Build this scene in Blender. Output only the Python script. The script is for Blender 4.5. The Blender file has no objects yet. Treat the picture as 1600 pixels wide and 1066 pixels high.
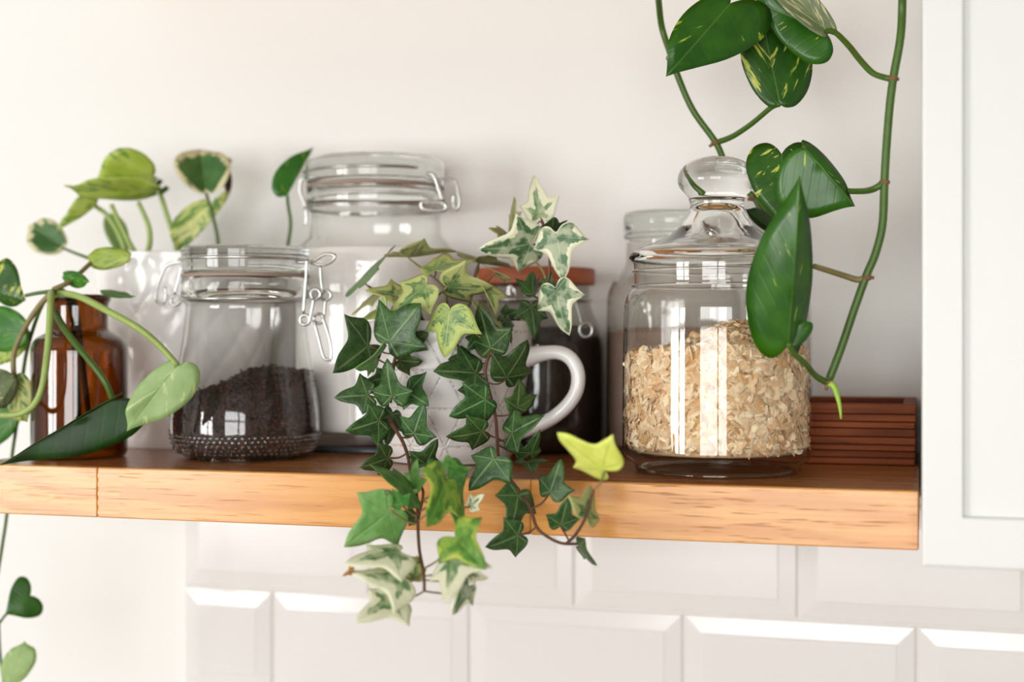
import bpy, math, random
from mathutils import Vector, noise
random.seed(7)
S = bpy.context.scene
COL = S.collection
PI = math.pi
# ------------------------------------------------------------------ camera
F = 2222.2                      # focal length in pixels of the 1600 px wide frame (50 mm on 36 mm)
YAW = math.radians(16)
HOR = 522.0                     # height of the horizon in the frame
D = 1.33                        # camera to back wall
SHELF_Z = 1.40
CAM = Vector((0.0, -D, SHELF_Z + 0.1065))
FWD = Vector((-math.sin(YAW), math.cos(YAW), 0))
RGT = Vector((math.cos(YAW), math.sin(YAW), 0))
UP = Vector((0, 0, 1))
cd = bpy.data.cameras.new('camera'); cam = bpy.data.objects.new('camera', cd); COL.objects.link(cam)
cam.location = CAM; cam.rotation_euler = (PI / 2, 0, YAW)
cd.lens = 50; cd.sensor_width = 36; cd.shift_y = (HOR - 533) / 1600.0
cd.clip_start = 0.02
cd.dof.use_dof = True; cd.dof.focus_distance = 1.07; cd.dof.aperture_fstop = 3.2
S.camera = cam
# ------------------------------------------------------------------ world, daylight, exposure
W = bpy.data.worlds.new('sky'); S.world = W; W.use_nodes = True
W.node_tree.nodes['Background'].inputs[0].default_value = (0.85, 0.93, 1.0, 1)
W.node_tree.nodes['Background'].inputs[1].default_value = 1.0
S.view_settings.view_transform = 'Standard'; S.view_settings.look = 'None'
S.view_settings.exposure = 0.0; S.view_settings.gamma = 1.0; S.view_settings.use_curve_mapping = False
REAR_Y = -3.3                   # the wall behind the camera, with its two windows
WIN = [(-0.85, 1.0, 0.80, 2.05), (-3.7, -1.9, 0.80, 2.05)]
def daylight(x0, x1, z0, z1, power):
    ld = bpy.data.lights.new('window_daylight', 'AREA'); ld.shape = 'RECTANGLE'
    ld.size = x1 - x0; ld.size_y = z1 - z0; ld.energy = power; ld.color = (1.0, 0.992, 0.978)
    o = bpy.data.objects.new('window_daylight', ld); COL.objects.link(o)
    o.location = ((x0 + x1) / 2, REAR_Y - 0.10, (z0 + z1) / 2); o.rotation_euler = (PI / 2, 0, 0)
daylight(*WIN[0], 66)
daylight(*WIN[1], 118)
S.cycles.max_bounces = 14; S.cycles.diffuse_bounces = 5; S.cycles.glossy_bounces = 5
S.cycles.transmission_bounces = 12; S.cycles.transparent_max_bounces = 40

# ------------------------------------------------------------------ pixels of the photograph <-> points of the place
def depth_of(px, yd):
    a = math.atan((px - 800) / F)
    return yd / math.cos(a - YAW) * math.cos(a)
def at_depth(px, py, zc):
    return CAM + (FWD + RGT * ((px - 800) / F) - UP * ((py - HOR) / F)) * zc
def at(px, py, yd):             # the point seen at (px, py), yd metres in front of the camera plane y = -D
    return at_depth(px, py, depth_of(px, yd))
def ppm(px, yd): return F / depth_of(px, yd)
# ------------------------------------------------------------------ mesh helpers
WL = {}
def link(o, parent=None, world=Vector((0, 0, 0))):
    COL.objects.link(o); WL[o] = Vector(world)
    if parent: o.parent = parent; o.location = WL[o] - WL[parent]
    else: o.location = WL[o]
    return o
def tag(o, label=None, cat=None, group=None, kind=None):
    if label: o['label'] = label
    if cat: o['category'] = cat
    if group: o['group'] = group
    if kind: o['kind'] = kind
    return o
def thing(name, loc, label, cat, group=None):
    return tag(link(bpy.data.objects.new(name, None), None, loc), label, cat, group)
class MB:
    def __init__(s): s.v = []; s.f = []; s.uv = None
    def box(s, x0, x1, y0, y1, z0, z1, b=0.0):
        n = len(s.v)
        if b <= 0:
            s.v += [Vector(p) for p in ((x0,y0,z0),(x1,y0,z0),(x1,y1,z0),(x0,y1,z0),(x0,y0,z1),(x1,y0,z1),(x1,y1,z1),(x0,y1,z1))]
            s.f += [tuple(n+i for i in q) for q in ((0,3,2,1),(4,5,6,7),(0,1,5,4),(1,2,6,5),(2,3,7,6),(3,0,4,7))]
            return s
        # chamfered box: 24 vertices
        idx = {}
        for cx in (0,1):
            for cy in (0,1):
                for cz in (0,1):
                    X=(x0,x1)[cx]; Y=(y0,y1)[cy]; Z=(z0,z1)[cz]
                    ix=X+(b if cx==0 else -b); iy=Y+(b if cy==0 else -b); iz=Z+(b if cz==0 else -b)
                    for ax,p in enumerate(((X,iy,iz),(ix,Y,iz),(ix,iy,Z))):
                        idx[(cx,cy,cz,ax)]=len(s.v); s.v.append(Vector(p))
        I=lambda *k: idx[k]
        for c in (0,1):
            q=[I(c,0,0,0),I(c,1,0,0),I(c,1,1,0),I(c,0,1,0)]; s.f.append(tuple(q if c else q[::-1]))
            q=[I(0,c,0,1),I(0,c,1,1),I(1,c,1,1),I(1,c,0,1)]; s.f.append(tuple(q if c else q[::-1]))
            q=[I(0,0,c,2),I(1,0,c,2),I(1,1,c,2),I(0,1,c,2)]; s.f.append(tuple(q if c else q[::-1]))
        for a in (0,1):
            for c in (0,1):
                s.f.append((I(0,a,c,1),I(1,a,c,1),I(1,a,c,2),I(0,a,c,2)))
                s.f.append((I(a,0,c,0),I(a,1,c,0),I(a,1,c,2),I(a,0,c,2)))
                s.f.append((I(a,c,0,0),I(a,c,1,0),I(a,c,1,1),I(a,c,0,1)))
                for e in (0,1): s.f.append((I(a,c,e,0),I(a,c,e,1),I(a,c,e,2)))
        return s
    def lathe(s, c, prof, seg=64, fn=None):
        """surface of revolution about the vertical through c; prof = [(r, z)]; r = 0 closes to a pole"""
        rows = []
        for r, z in prof:
            if r < 1e-6: rows.append([len(s.v)]); s.v.append(Vector((c[0], c[1], z)))
            else:
                row = []
                for i in range(seg):
                    t = 2 * PI * i / seg
                    rr = r + (fn(t, z, r) if fn else 0)
                    row.append(len(s.v)); s.v.append(Vector((c[0] + rr * math.cos(t), c[1] + rr * math.sin(t), z)))
                rows.append(row)
        for a, b in zip(rows, rows[1:]):
            for i in range(seg):
                j = (i + 1) % seg
                if len(a) == 1 and len(b) == 1: continue
                if len(a) == 1: s.f.append((a[0], b[j], b[i]))
                elif len(b) == 1: s.f.append((a[i], a[j], b[0]))
                else: s.f.append((a[i], a[j], b[j], b[i]))
        return s
    def tube(s, pts, r, seg=8, closed=False, smooth=4, taper=None):
        P = spline(pts, smooth, closed) if smooth else [Vector(p) for p in pts]
        n = len(P); base = len(s.v); u = None
        for i in range(n):
            a = P[(i - 1) % n] if (closed or i > 0) else P[i]
            b = P[(i + 1) % n] if (closed or i < n - 1) else P[i]
            t = (b - a).normalized() if (b - a).length > 1e-9 else Vector((0, 0, 1))
            if u is None: u = t.orthogonal().normalized()
            else: u = (u - t * u.dot(t)).normalized()
            w = t.cross(u)
            k = i / max(1, n - 1)
            rr = r if taper is None else r * (1 + (taper - 1) * k)
            for j in range(seg):
                q = 2 * PI * j / seg
                s.v.append(P[i] + (u * math.cos(q) + w * math.sin(q)) * rr)
        for i in range(n if closed else n - 1):
            for j in range(seg):
                a = base + i * seg; b = base + ((i + 1) % n) * seg; k = (j + 1) % seg
                s.f.append((a + j, a + k, b + k, b + j))
        if not closed:
            s.f.append(tuple(base + j for j in range(seg))[::-1])
            s.f.append(tuple(base + (n - 1) * seg + j for j in range(seg)))
        return s
    def ball(s, c, r, sx=1, sy=1, sz=1, seg=10, rings=6):
        prof = [(0 if i in (0, rings) else math.sin(PI * i / rings), -math.cos(PI * i / rings)) for i in range(rings + 1)]
        n = len(s.v); s.lathe((0, 0), prof, seg)
        for i in range(n, len(s.v)):
            p = s.v[i]; s.v[i] = Vector((c[0] + p.x * r * sx, c[1] + p.y * r * sy, c[2] + p.z * r * sz))
        return s
    def build(s, name, mat, parent=None, origin=None, smooth=True, angle=None):
        w = Vector(origin) if origin is not None else (WL[parent] if parent else Vector((0, 0, 0)))
        me = bpy.data.meshes.new(name)
        me.from_pydata([tuple(p - w) for p in s.v], [], s.f)
        if smooth: me.polygons.foreach_set('use_smooth', [True] * len(me.polygons))
        me.update()
        if angle is not None and smooth: me.set_sharp_from_angle(angle=math.radians(angle))
        me.materials.append(mat)
        return link(bpy.data.objects.new(name, me), parent, w)
def spline(pts, sub=4, closed=False):
    P = [Vector(p) for p in pts]
    if len(P) < 3: return P
    out = []; n = len(P)
    for i in range(n if closed else n - 1):
        if closed: a, b, c, d = P[(i-1) % n], P[i], P[(i+1) % n], P[(i+2) % n]
        else: a, b, c, d = P[max(i-1, 0)], P[i], P[i+1], P[min(i+2, n-1)]
        for k in range(sub):
            t = k / sub
            out.append(0.5 * ((2*b) + (c - a)*t + (2*a - 5*b + 4*c - d)*t*t + (3*b - a - 3*c + d)*t*t*t))
    if not closed: out.append(P[-1])
    return out
# ------------------------------------------------------------------ material helpers
def rgb(r, g, b):
    f = lambda c: (c/255/12.92 if c/255 <= .04045 else ((c/255 + .055)/1.055)**2.4)
    return (f(r), f(g), f(b), 1)
class NT:
    def __init__(s, name):
        s.m = bpy.data.materials.new(name); s.m.use_nodes = True
        s.t = s.m.node_tree; s.t.nodes.clear()
        s.out = s.t.nodes.new('ShaderNodeOutputMaterial')
    def n(s, kind, ins=None, **props):
        nd = s.t.nodes.new('ShaderNode' + kind)
        for k, v in props.items(): setattr(nd, k, v)
        for k, v in (ins or {}).items(): s.put(nd.inputs[k], v)
        return nd
    def put(s, sock, v):
        if isinstance(v, bpy.types.NodeSocket): s.t.links.new(v, sock)
        elif v is not None: sock.default_value = v
    def math(s, op, a, b=None, c=None, clamp=False):
        nd = s.t.nodes.new('ShaderNodeMath'); nd.operation = op; nd.use_clamp = clamp
        for i, v in enumerate((a, b, c)):
            if v is not None: s.put(nd.inputs[i], v)
        return nd.outputs[0]
    def step(s, x, lo, hi):
        nd = s.n('MapRange', {'Value': x, 'From Min': lo, 'From Max': hi}, interpolation_type='SMOOTHSTEP'); return nd.outputs[0]
    def mix(s, f, a, b, mode='MIX'):
        nd = s.t.nodes.new('ShaderNodeMix'); nd.data_type = 'RGBA'; nd.blend_type = mode
        s.put(nd.inputs[0], f); s.put(nd.inputs[6], a); s.put(nd.inputs[7], b); return nd.outputs[2]
    def noise(s, vec, scale, detail=2, rough=.5, dist=0.0, out=0):
        nd = s.n('TexNoise', {'Scale': scale, 'Detail': detail, 'Roughness': rough, 'Distortion': dist})
        if vec is not None: s.put(nd.inputs['Vector'], vec)
        return nd.outputs[out]
    def coords(s, kind='Object'): return s.n('TexCoord').outputs[kind]
    def mapping(s, vec, scale=(1,1,1), loc=(0,0,0), rot=(0,0,0)):
        return s.n('Mapping', {'Vector': vec, 'Scale': scale, 'Location': loc, 'Rotation': rot}).outputs[0]
    def bump(s, h, strength=.3, dist=.001): return s.n('Bump', {'Height': h, 'Strength': strength, 'Distance': dist}).outputs[0]
    def bsdf(s, **k):
        ins = {a.replace('_', ' '): v for a, v in k.items() if v is not None}
        return s.n('BsdfPrincipled', ins).outputs[0]
    def end(s, sh): s.t.links.new(sh, s.out.inputs[0]); return s.m
def plain(name, col, rough=.5, metal=0.0, var=.06, scale=40, bump=0.0, coat=0.0, sheen=0.0):
    t = NT(name); v = t.coords()
    nz = t.noise(v, scale, 3)
    c = t.mix(nz, tuple(x*(1-var) for x in col[:3]) + (1,), tuple(min(1, x*(1+var)) for x in col[:3]) + (1,))
    nb = t.bump(t.noise(v, scale*6, 3), bump, .001) if bump else None
    return t.end(t.bsdf(Base_Color=c, Roughness=rough, Metallic=metal, Normal=nb, Coat_Weight=coat, Coat_Roughness=.08))
def thin_glass(name, face=(.995,.995,.99), edge=(.55,.55,.52), rough=.015, power=1.0, bump=None):
    """thin-walled clear glass: light goes straight through, its edge darkens, its skin mirrors the room"""
    t = NT(name)
    lw = t.n('LayerWeight', {'Blend': .5})
    e = t.math('POWER', lw.outputs['Facing'], 3.0 * power)
    col = t.mix(e, face + (1,), edge + (1,))
    nb = None
    if bump:
        vo = t.n('TexVoronoi', {'Vector': t.coords(), 'Scale': bump}).outputs['Distance']
        nb = t.bump(vo, 1.0, .002)
    tr = t.n('BsdfTransparent', {'Color': col})
    gl = t.n('BsdfGlossy', {'Color': (1,1,1,1), 'Roughness': rough, 'Normal': nb})
    f5 = t.math('POWER', t.n('LayerWeight', {'Blend': .5, 'Normal': nb}).outputs['Facing'], 5.0)
    fac = t.math('MINIMUM', t.math('MULTIPLY_ADD', f5, 1.3, .056), .65)
    mx = t.n('MixShader', {0: fac, 1: tr.outputs[0], 2: gl.outputs[0]})
    return t.end(mx.outputs[0])
def solid_glass(name, col=(.97,.98,.97,1)):
    t = NT(name)
    v = t.coords(); nb = t.bump(t.noise(v, 60, 1), .08, .002)
    return t.end(t.bsdf(Base_Color=col, Roughness=.0, Transmission_Weight=1.0, IOR=1.46, Normal=nb))
def wood(name, light, mid, dark, rough=.42, gs=1.0, coat=.15, ringy=1.0, spec=.5):
    t = NT(name)
    oi = t.n('ObjectInfo').outputs['Random']
    v = t.coords()
    off = t.n('CombineXYZ', {0: t.math('MULTIPLY', oi, 3.7), 1: t.math('MULTIPLY', oi, 1.3), 2: t.math('MULTIPLY', oi, 2.1)}).outputs[0]
    v = t.n('VectorMath', {0: v, 1: off}, operation='ADD').outputs[0]
    wob = t.noise(t.mapping(v, (4*gs, 14*gs, 14*gs)), 1.0, 3)
    z = t.n('SeparateXYZ', {0: v})
    rr = t.math('ADD', t.math('ADD', t.math('MULTIPLY', z.outputs[2], 150*gs), t.math('MULTIPLY', z.outputs[1], 60*gs)), t.math('MULTIPLY', wob, 9*ringy))
    ring = t.math('SINE', t.math('MULTIPLY', rr, 2.2))
    ring = t.math('MULTIPLY_ADD', ring, .5, .5)
    fib = t.noise(t.mapping(v, (9*gs, 330*gs, 330*gs)), 1.0, 4, .6)
    pores = t.step(t.noise(t.mapping(v, (28*gs, 700*gs, 700*gs)), 1.0, 2), .60, .72)
    ton = t.noise(t.mapping(v, (3, 20, 20)), 1.0, 2)
    c = t.mix(t.math('MULTIPLY', t.step(ring, .35, 1.0), .55), light, mid)
    c = t.mix(t.math('MULTIPLY', t.step(fib, .35, .75), .5), c, mid)
    c = t.mix(t.math('MULTIPLY', t.math('MULTIPLY', pores, t.step(t.noise(t.mapping(v, (6,60,60)), 1, 2), .4, .62)), .75), c, dark)
    hs = t.n('HueSaturation', {'Value': t.math('ADD', t.math('MULTIPLY_ADD', oi, .16, .90), t.math('MULTIPLY_ADD', ton, .12, -.06)), 'Color': c}).outputs[0]
    h = t.math('SUBTRACT', t.math('MULTIPLY', fib, .5), pores)
    return t.end(t.bsdf(Base_Color=hs, Roughness=rough, Normal=t.bump(h, .18, .0006), Coat_Weight=coat, Coat_Roughness=.25, Specular_IOR_Level=spec))
# ------------------------------------------------------------------ materials
def wall_mat(name, col):
    t = NT(name); v = t.coords()
    a = t.noise(t.mapping(v, (500, 500, 60)), 1.0, 2); b = t.noise(t.mapping(v, (60, 500, 500)), 1.0, 2)
    h = t.math('ADD', a, b)
    c = t.mix(t.noise(v, 3, 3), tuple(x*.985 for x in col[:3]) + (1,), col)
    return t.end(t.bsdf(Base_Color=c, Roughness=.75, Normal=t.bump(h, .12, .0006)))
M = {}
M['wall'] = wall_mat('wall_paint', (.83, .83, .805, 1))
M['room'] = plain('room_paint', (.46, .455, .44, 1), .8, var=.02)
M['floorwood'] = plain('floor_boards', rgb(150, 120, 92), .5, var=.15, scale=8)
M['tile'] = plain('glazed_white_tile', (.80, .795, .78, 1), .17, var=.01, scale=6, coat=.15)
M['grout'] = plain('tile_grout', (.80, .77, .73, 1), .9, bump=.2, scale=80)
M['cabinet'] = plain('white_lacquer', (.75, .76, .74, 1), .42, var=.008, scale=5)
M['oak'] = wood('golden_oak', rgb(219, 158, 84), rgb(190, 122, 52), rgb(128, 72, 24), rough=.24, coat=0)
M['oakshaded'] = wood('shade_toned_oak', rgb(178, 116, 62), rgb(150, 90, 42), rgb(96, 52, 20), rough=.26, coat=0)  # the oak made browner: shade of the shelf top put into the colour
M['darkwood'] = wood('dark_stained_wood', rgb(146, 74, 30), rgb(92, 38, 12), rgb(36, 13, 4), rough=.55, gs=.8, coat=0, spec=.2)
M['lidwood'] = wood('red_brown_wood', rgb(184, 98, 58), rgb(160, 78, 42), rgb(110, 48, 24), rough=.5)
M['glass'] = thin_glass('clear_thin_glass')
M['glass_grey'] = thin_glass('greyish_thin_glass', (.93, .92, .90), (.30, .28, .25))
M['thick'] = solid_glass('clear_thick_glass')
M['thick_green'] = solid_glass('greenish_thick_glass', (.93, .96, .94, 1))
M['amber'] = thin_glass('amber_glass', (.40, .19, .035), (.008, .004, .002), .02, .5)
M['water'] = thin_glass('amber_lit_water', (.90, .82, .70), (.55, .40, .30))
M['steel'] = plain('galvanised_wire', (.55, .55, .53, 1), .26, 1.0)
M['porcelain'] = plain('glossy_white_ceramic', (.88, .865, .845, 1), .12, var=.01, coat=0)
M['slate'] = plain('slate_blue_enamel', rgb(70, 78, 86), .25, var=.15)
M['rubber'] = plain('pale_rubber_seal', rgb(150, 132, 118), .6)
M['soil'] = plain('dark_soil', rgb(46, 32, 24), .95, var=.4, scale=200, bump=.6)
def mug_mat():
    t = NT('white_stoneware_with_incised_lines')
    v = t.coords(); z = t.n('SeparateXYZ', {0: v})
    th = t.math('ARCTAN2', z.outputs[1], z.outputs[0])
    x = t.math('MULTIPLY', th, .068)
    Z = t.math('ADD', z.outputs[2], -.0465)
    P = .031
    def lines(a):
        f = t.math('ABSOLUTE', t.math('SUBTRACT', t.math('FRACT', t.math('ADD', t.math('DIVIDE', a, P), 50.5)), .5))
        return t.math('SUBTRACT', 1.0, t.step(f, .012, .045))
    q = math.sqrt(3)/2
    l = t.math('MAXIMUM', lines(Z), t.math('MAXIMUM', lines(t.math('ADD', t.math('MULTIPLY', x, q), t.math('MULTIPLY', Z, .5))), lines(t.math('SUBTRACT', t.math('MULTIPLY', x, q), t.math('MULTIPLY', Z, .5)))))
    l = t.math('MULTIPLY', l, t.step(z.outputs[2], .006, .010))
    l = t.math('MULTIPLY', l, t.math('SUBTRACT', 1.0, t.step(z.outputs[2], .108, .112)))
    br = t.step(t.noise(v, 420, 2), .38, .62)
    l2 = t.math('MULTIPLY', l, br)
    c = t.mix(t.math('MULTIPLY', l2, .55), (.83, .80, .775, 1), rgb(140, 122, 108))
    return t.end(t.bsdf(Base_Color=c, Roughness=.22, Normal=t.bump(t.math('MULTIPLY', l, -1), .5, .0008), Coat_Weight=.3, Coat_Roughness=.1))
M['mug'] = mug_mat()
def oat_mat():
    t = NT('rolled_oats')
    r = t.n('NewGeometry').outputs['Random Per Island']
    v = t.coords()
    c = t.mix(t.math('POWER', r, .8), rgb(206, 156, 96), rgb(250, 234, 200))
    c = t.mix(t.math('MULTIPLY', t.step(t.noise(v, 260, 3), .45, .7), .45), c, rgb(190, 140, 84))
    return t.end(t.bsdf(Base_Color=c, Roughness=.75, Normal=t.bump(t.noise(v, 900, 2), .5, .0005)))
M['oats'] = oat_mat()
def scrap_mat(name, a, b, rough=.6):
    t = NT(name); r = t.n('NewGeometry').outputs['Random Per Island']; v = t.coords()
    c = t.mix(t.math('POWER', r, 3.0), a, b)
    return t.end(t.bsdf(Base_Color=c, Roughness=rough, Normal=t.bump(t.noise(v, 700, 3), .6, .001)))
M['tea'] = scrap_mat('black_tea', rgb(22, 16, 15), rgb(100, 54, 36))
M['beans'] = scrap_mat('dark_roast_beans', rgb(26, 16, 12), rgb(58, 34, 24), .4)
M['flour'] = plain('white_flour', (.92, .89, .86, 1), .95, var=.03, bump=.15)
M['pinkgrain'] = plain('rosy_grain', rgb(176, 150, 136), .9, var=.25, scale=160, bump=.4)
# --- leaves
S_LAT, S_BAS = .52, .25
def ivy_mat(name, b1, b2, margin=None, thr=.8, jag=.5, speck=0.0, vein=None, veinw=.5, rough=.42):
    t = NT(name); oi = t.n('ObjectInfo').outputs['Random']
    v = t.coords()
    off = t.n('CombineXYZ', {0: t.math('MULTIPLY', oi, 1.7), 1: t.math('MULTIPLY', oi, 2.9), 2: oi}).outputs[0]
    v = t.n('VectorMath', {0: v, 1: off}, operation='ADD').outputs[0]
    uv = t.n('SeparateXYZ', {0: t.n('UVMap', uv_map='polar').outputs[0]})
    s = t.math('MULTIPLY', t.math('ABSOLUTE', t.math('SUBTRACT', uv.outputs[0], .5)), 2)
    k = uv.outputs[1]
    n1 = t.noise(v, 170, 3, .6)
    c = t.mix(t.step(t.noise(v, 110, 2), .35, .65), b1, b2)
    h = t.noise(v, 300, 2)
    if margin:
        # pale margin that runs in between the veins, ragged
        toward = t.math('ABSOLUTE', t.math('SUBTRACT', t.math('FRACT', t.math('MULTIPLY', s, 2.0)), .5))
        near = None
        for s0, w in ((1.0, .20), (S_LAT, .16), (S_BAS, .13)):
            m = t.math('SUBTRACT', 1.0, t.step(t.math('ABSOLUTE', t.math('SUBTRACT', s, s0)), .0, w))
            near = m if near is None else t.math('MAXIMUM', near, m)
        e = t.math('ADD', k, t.math('MULTIPLY', t.math('SUBTRACT', n1, .5), jag))
        e = t.math('ADD', e, t.math('MULTIPLY_ADD', near, -.26, .10))
        mm = t.step(e, thr - .04, thr + .04)
        if speck:
            sp = t.step(t.noise(v, 650, 2), .62 - speck*.2, .66 - speck*.2)
            mm = t.math('MAXIMUM', mm, t.math('MULTIPLY', sp, t.step(e, thr - .35, thr)))
        grey = t.mix(t.step(t.noise(v, 90, 2), .45, .6), c, tuple(x*.55 + y*.45 for x, y in zip(b2[:3], margin[:3])) + (1,))
        mgv = t.mix(t.math('MULTIPLY', t.step(t.noise(v, 60, 2), .4, .7), .5), margin, tuple(x*.8 + y*.2 for x, y in zip(margin[:3], b2[:3])) + (1,))
        c = t.mix(mm, grey, mgv)
    vm = None
    for s0, w in ((1.0, .030), (S_LAT, .026), (S_BAS, .02)):
        d = t.math('MULTIPLY', t.math('ABSOLUTE', t.math('SUBTRACT', s, s0)), t.math('ADD', k, .12))
        m = t.math('SUBTRACT', 1.0, t.step(d, w*.25, w))
        m = t.math('MULTIPLY', m, t.math('SUBTRACT', 1.0, t.step(k, .72, 1.0)))
        vm = m if vm is None else t.math('MAXIMUM', vm, m)
    fine = t.n('TexVoronoi', {'Vector': v, 'Scale': 190}, feature='DISTANCE_TO_EDGE').outputs['Distance']
    fv = t.math('SUBTRACT', 1.0, t.step(fine, .0, .09))
    allv = t.math('MAXIMUM', t.math('MULTIPLY', vm, veinw), t.math('MULTIPLY', fv, veinw*.22))
    c = t.mix(allv, c, vein or rgb(150, 172, 124))
    c = t.n('HueSaturation', {'Value': t.math('MULTIPLY_ADD', oi, .4, .82), 'Hue': t.math('MULTIPLY_ADD', oi, .02, .49), 'Color': c}).outputs[0]
    hh = t.math('SUBTRACT', h, t.math('MULTIPLY', vm, 1.2))
    sh = t.bsdf(Base_Color=c, Roughness=rough, Normal=t.bump(hh, .35, .0012), Specular_IOR_Level=.45)
    tl = t.n('BsdfTranslucent', {'Color': c}).outputs[0]
    return t.end(t.n('MixShader', {0: .12, 1: sh, 2: tl}).outputs[0])
def pothos_mat(name, b1, b2, streak=None, amount=.5, margin=None, vein=None, rough=.32, veinw=.3):
    t = NT(name); oi = t.n('ObjectInfo').outputs['Random']
    v = t.coords()
    uv = t.n('SeparateXYZ', {0: t.n('UVMap', uv_map='flat').outputs[0]})
    u = t.math('SUBTRACT', uv.outputs[0], .5); a = t.math('ABSOLUTE', u); y = uv.outputs[1]
    k = t.n('SeparateXYZ', {0: t.n('UVMap', uv_map='polar').outputs[0]}).outputs[1]
    ray = t.math('SUBTRACT', y, t.math('MULTIPLY', a, .9))          # constant along a side vein
    c = t.mix(t.step(t.noise(v, 50, 2), .35, .65), b1, b2)
    if streak:
        q = t.n('CombineXYZ', {0: t.math('MULTIPLY', ray, 5.5), 1: t.math('MULTIPLY', u, 2.2), 2: t.math('MULTIPLY', oi, 31.0)}).outputs[0]
        n1 = t.noise(q, 1.6, 4, .62)
        c = t.mix(t.step(n1, .70 - .3*amount, .76 - .3*amount), c, streak)
    if margin:
        q2 = t.n('CombineXYZ', {0: t.math('MULTIPLY', ray, 3), 1: u, 2: t.math('MULTIPLY', oi, 17.0)}).outputs[0]
        e = t.math('ADD', k, t.math('MULTIPLY', t.math('SUBTRACT', t.noise(q2, 2.2, 3), .5), 1.0))
        c = t.mix(t.step(e, .80, .88), c, margin)
    mid = t.math('SUBTRACT', 1.0, t.step(a, .006, .016))
    sv = t.math('ABSOLUTE', t.math('SUBTRACT', t.math('FRACT', t.math('MULTIPLY', ray, 7.0)), .5))
    sv = t.math('SUBTRACT', 1.0, t.step(sv, .0, .16))
    vm = t.math('MAXIMUM', mid, t.math('MULTIPLY', sv, .10))
    c = t.mix(t.math('MULTIPLY', vm, veinw), c, vein or rgb(120, 158, 70))
    c = t.n('HueSaturation', {'Value': t.math('MULTIPLY_ADD', oi, .25, .88), 'Color': c}).outputs[0]
    h = t.math('SUBTRACT', t.math('MULTIPLY', t.noise(v, 40, 2), .6), vm)
    sh = t.bsdf(Base_Color=c, Roughness=rough, Normal=t.bump(h, .30, .002), Specular_IOR_Level=.5)
    tl = t.n('BsdfTranslucent', {'Color': c}).outputs[0]
    return t.end(t.n('MixShader', {0: .12, 1: sh, 2: tl}).outputs[0])
CREAM = rgb(232, 232, 200); LIME = rgb(190, 198, 124)
IV = {
 'd': ivy_mat('ivy_dark_green', rgb(44, 76, 36), rgb(62, 98, 46), vein=rgb(150, 176, 124), rough=.38),
 'o': ivy_mat('ivy_olive_green', rgb(56, 84, 40), rgb(78, 108, 54), rough=.4),
 'm': ivy_mat('ivy_fresh_green', rgb(72, 136, 56), rgb(110, 166, 84), vein=rgb(150, 196, 110), veinw=.3, rough=.4),
 'f': ivy_mat('ivy_light_green', rgb(108, 166, 84), rgb(138, 184, 112), vein=rgb(120, 176, 90), veinw=.3, rough=.45),
 'c': ivy_mat('ivy_cream_margin', rgb(62, 100, 60), rgb(84, 120, 78), CREAM, .80, .5, vein=rgb(190, 205, 170), veinw=.35),
 'w': ivy_mat('ivy_mostly_cream', rgb(84, 124, 72), rgb(126, 156, 104), CREAM, .52, .8, vein=rgb(200, 212, 170), veinw=.35),
 'l': ivy_mat('ivy_lime_margin', rgb(76, 112, 68), rgb(112, 144, 90), LIME, .55, .75, vein=rgb(170, 190, 120), veinw=.35),
 's': ivy_mat('ivy_speckled_lime', rgb(82, 120, 70), rgb(120, 150, 92), rgb(178, 192, 104), .72, .7, speck=.8, vein=rgb(190, 204, 140), veinw=.4),
 'u': ivy_mat('ivy_dull_underside', rgb(128, 134, 88), rgb(160, 160, 108), rgb(178, 178, 120), .8, .5, vein=rgb(170, 172, 120), veinw=.3, rough=.55),
 'g': ivy_mat('ivy_greyish_green', rgb(88, 116, 76), rgb(112, 138, 92), vein=rgb(150, 164, 112), veinw=.4, rough=.5),
 'n': ivy_mat('ivy_green_lime_edge', rgb(62, 118, 34), rgb(92, 148, 48), rgb(176, 194, 76), .90, .6, vein=rgb(130, 176, 70), veinw=.35),
 'y': ivy_mat('ivy_yellow_green', rgb(214, 222, 96), rgb(226, 232, 116), vein=rgb(160, 196, 60), veinw=.4, rough=.5),
 'b': ivy_mat('ivy_dry_brown', rgb(206, 160, 96), rgb(190, 136, 76), vein=rgb(150, 100, 60), rough=.7),
}
PO = {
 'g': pothos_mat('pothos_green_streaked', rgb(34, 88, 6), rgb(50, 106, 12), rgb(176, 200, 60), .22),
 'v': pothos_mat('pothos_green_yellow_blotched', rgb(32, 78, 8), rgb(46, 94, 14), rgb(200, 208, 90), .42),
 'd': pothos_mat('pothos_deep_green', rgb(20, 60, 10), rgb(30, 76, 16), rough=.5),
 'k': pothos_mat('pothos_plain_green', rgb(46, 108, 30), rgb(64, 128, 40), rgb(120, 164, 50), .45),
 'p': pothos_mat('pothos_pale_underside', rgb(142, 172, 106), rgb(156, 184, 120), rgb(190, 206, 140), .42, rough=.5),
 'l': pothos_mat('pothos_lime', rgb(160, 182, 66), rgb(184, 200, 96), rgb(110, 150, 50), .55, rough=.4),
 'c': pothos_mat('pothos_cream_margin', rgb(62, 106, 54), rgb(84, 126, 66), None, .5, rgb(222, 216, 172), rough=.4),
 'h': pothos_mat('pothos_half_lime', rgb(90, 132, 46), rgb(110, 148, 58), rgb(202, 206, 120), .85, rough=.4),
 'u': pothos_mat('pothos_grey_underside', rgb(96, 112, 72), rgb(120, 132, 92), rgb(190, 186, 140), .5, rough=.5),
 'b': pothos_mat('pothos_dried_brown', rgb(70, 40, 26), rgb(96, 54, 34), rough=.7),
}
M['stem_red'] = plain('red_brown_stem', rgb(96, 62, 44), .5, var=.25, scale=200)
M['stem_olive'] = plain('olive_stem', rgb(128, 116, 70), .5, var=.25, scale=200)
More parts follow.
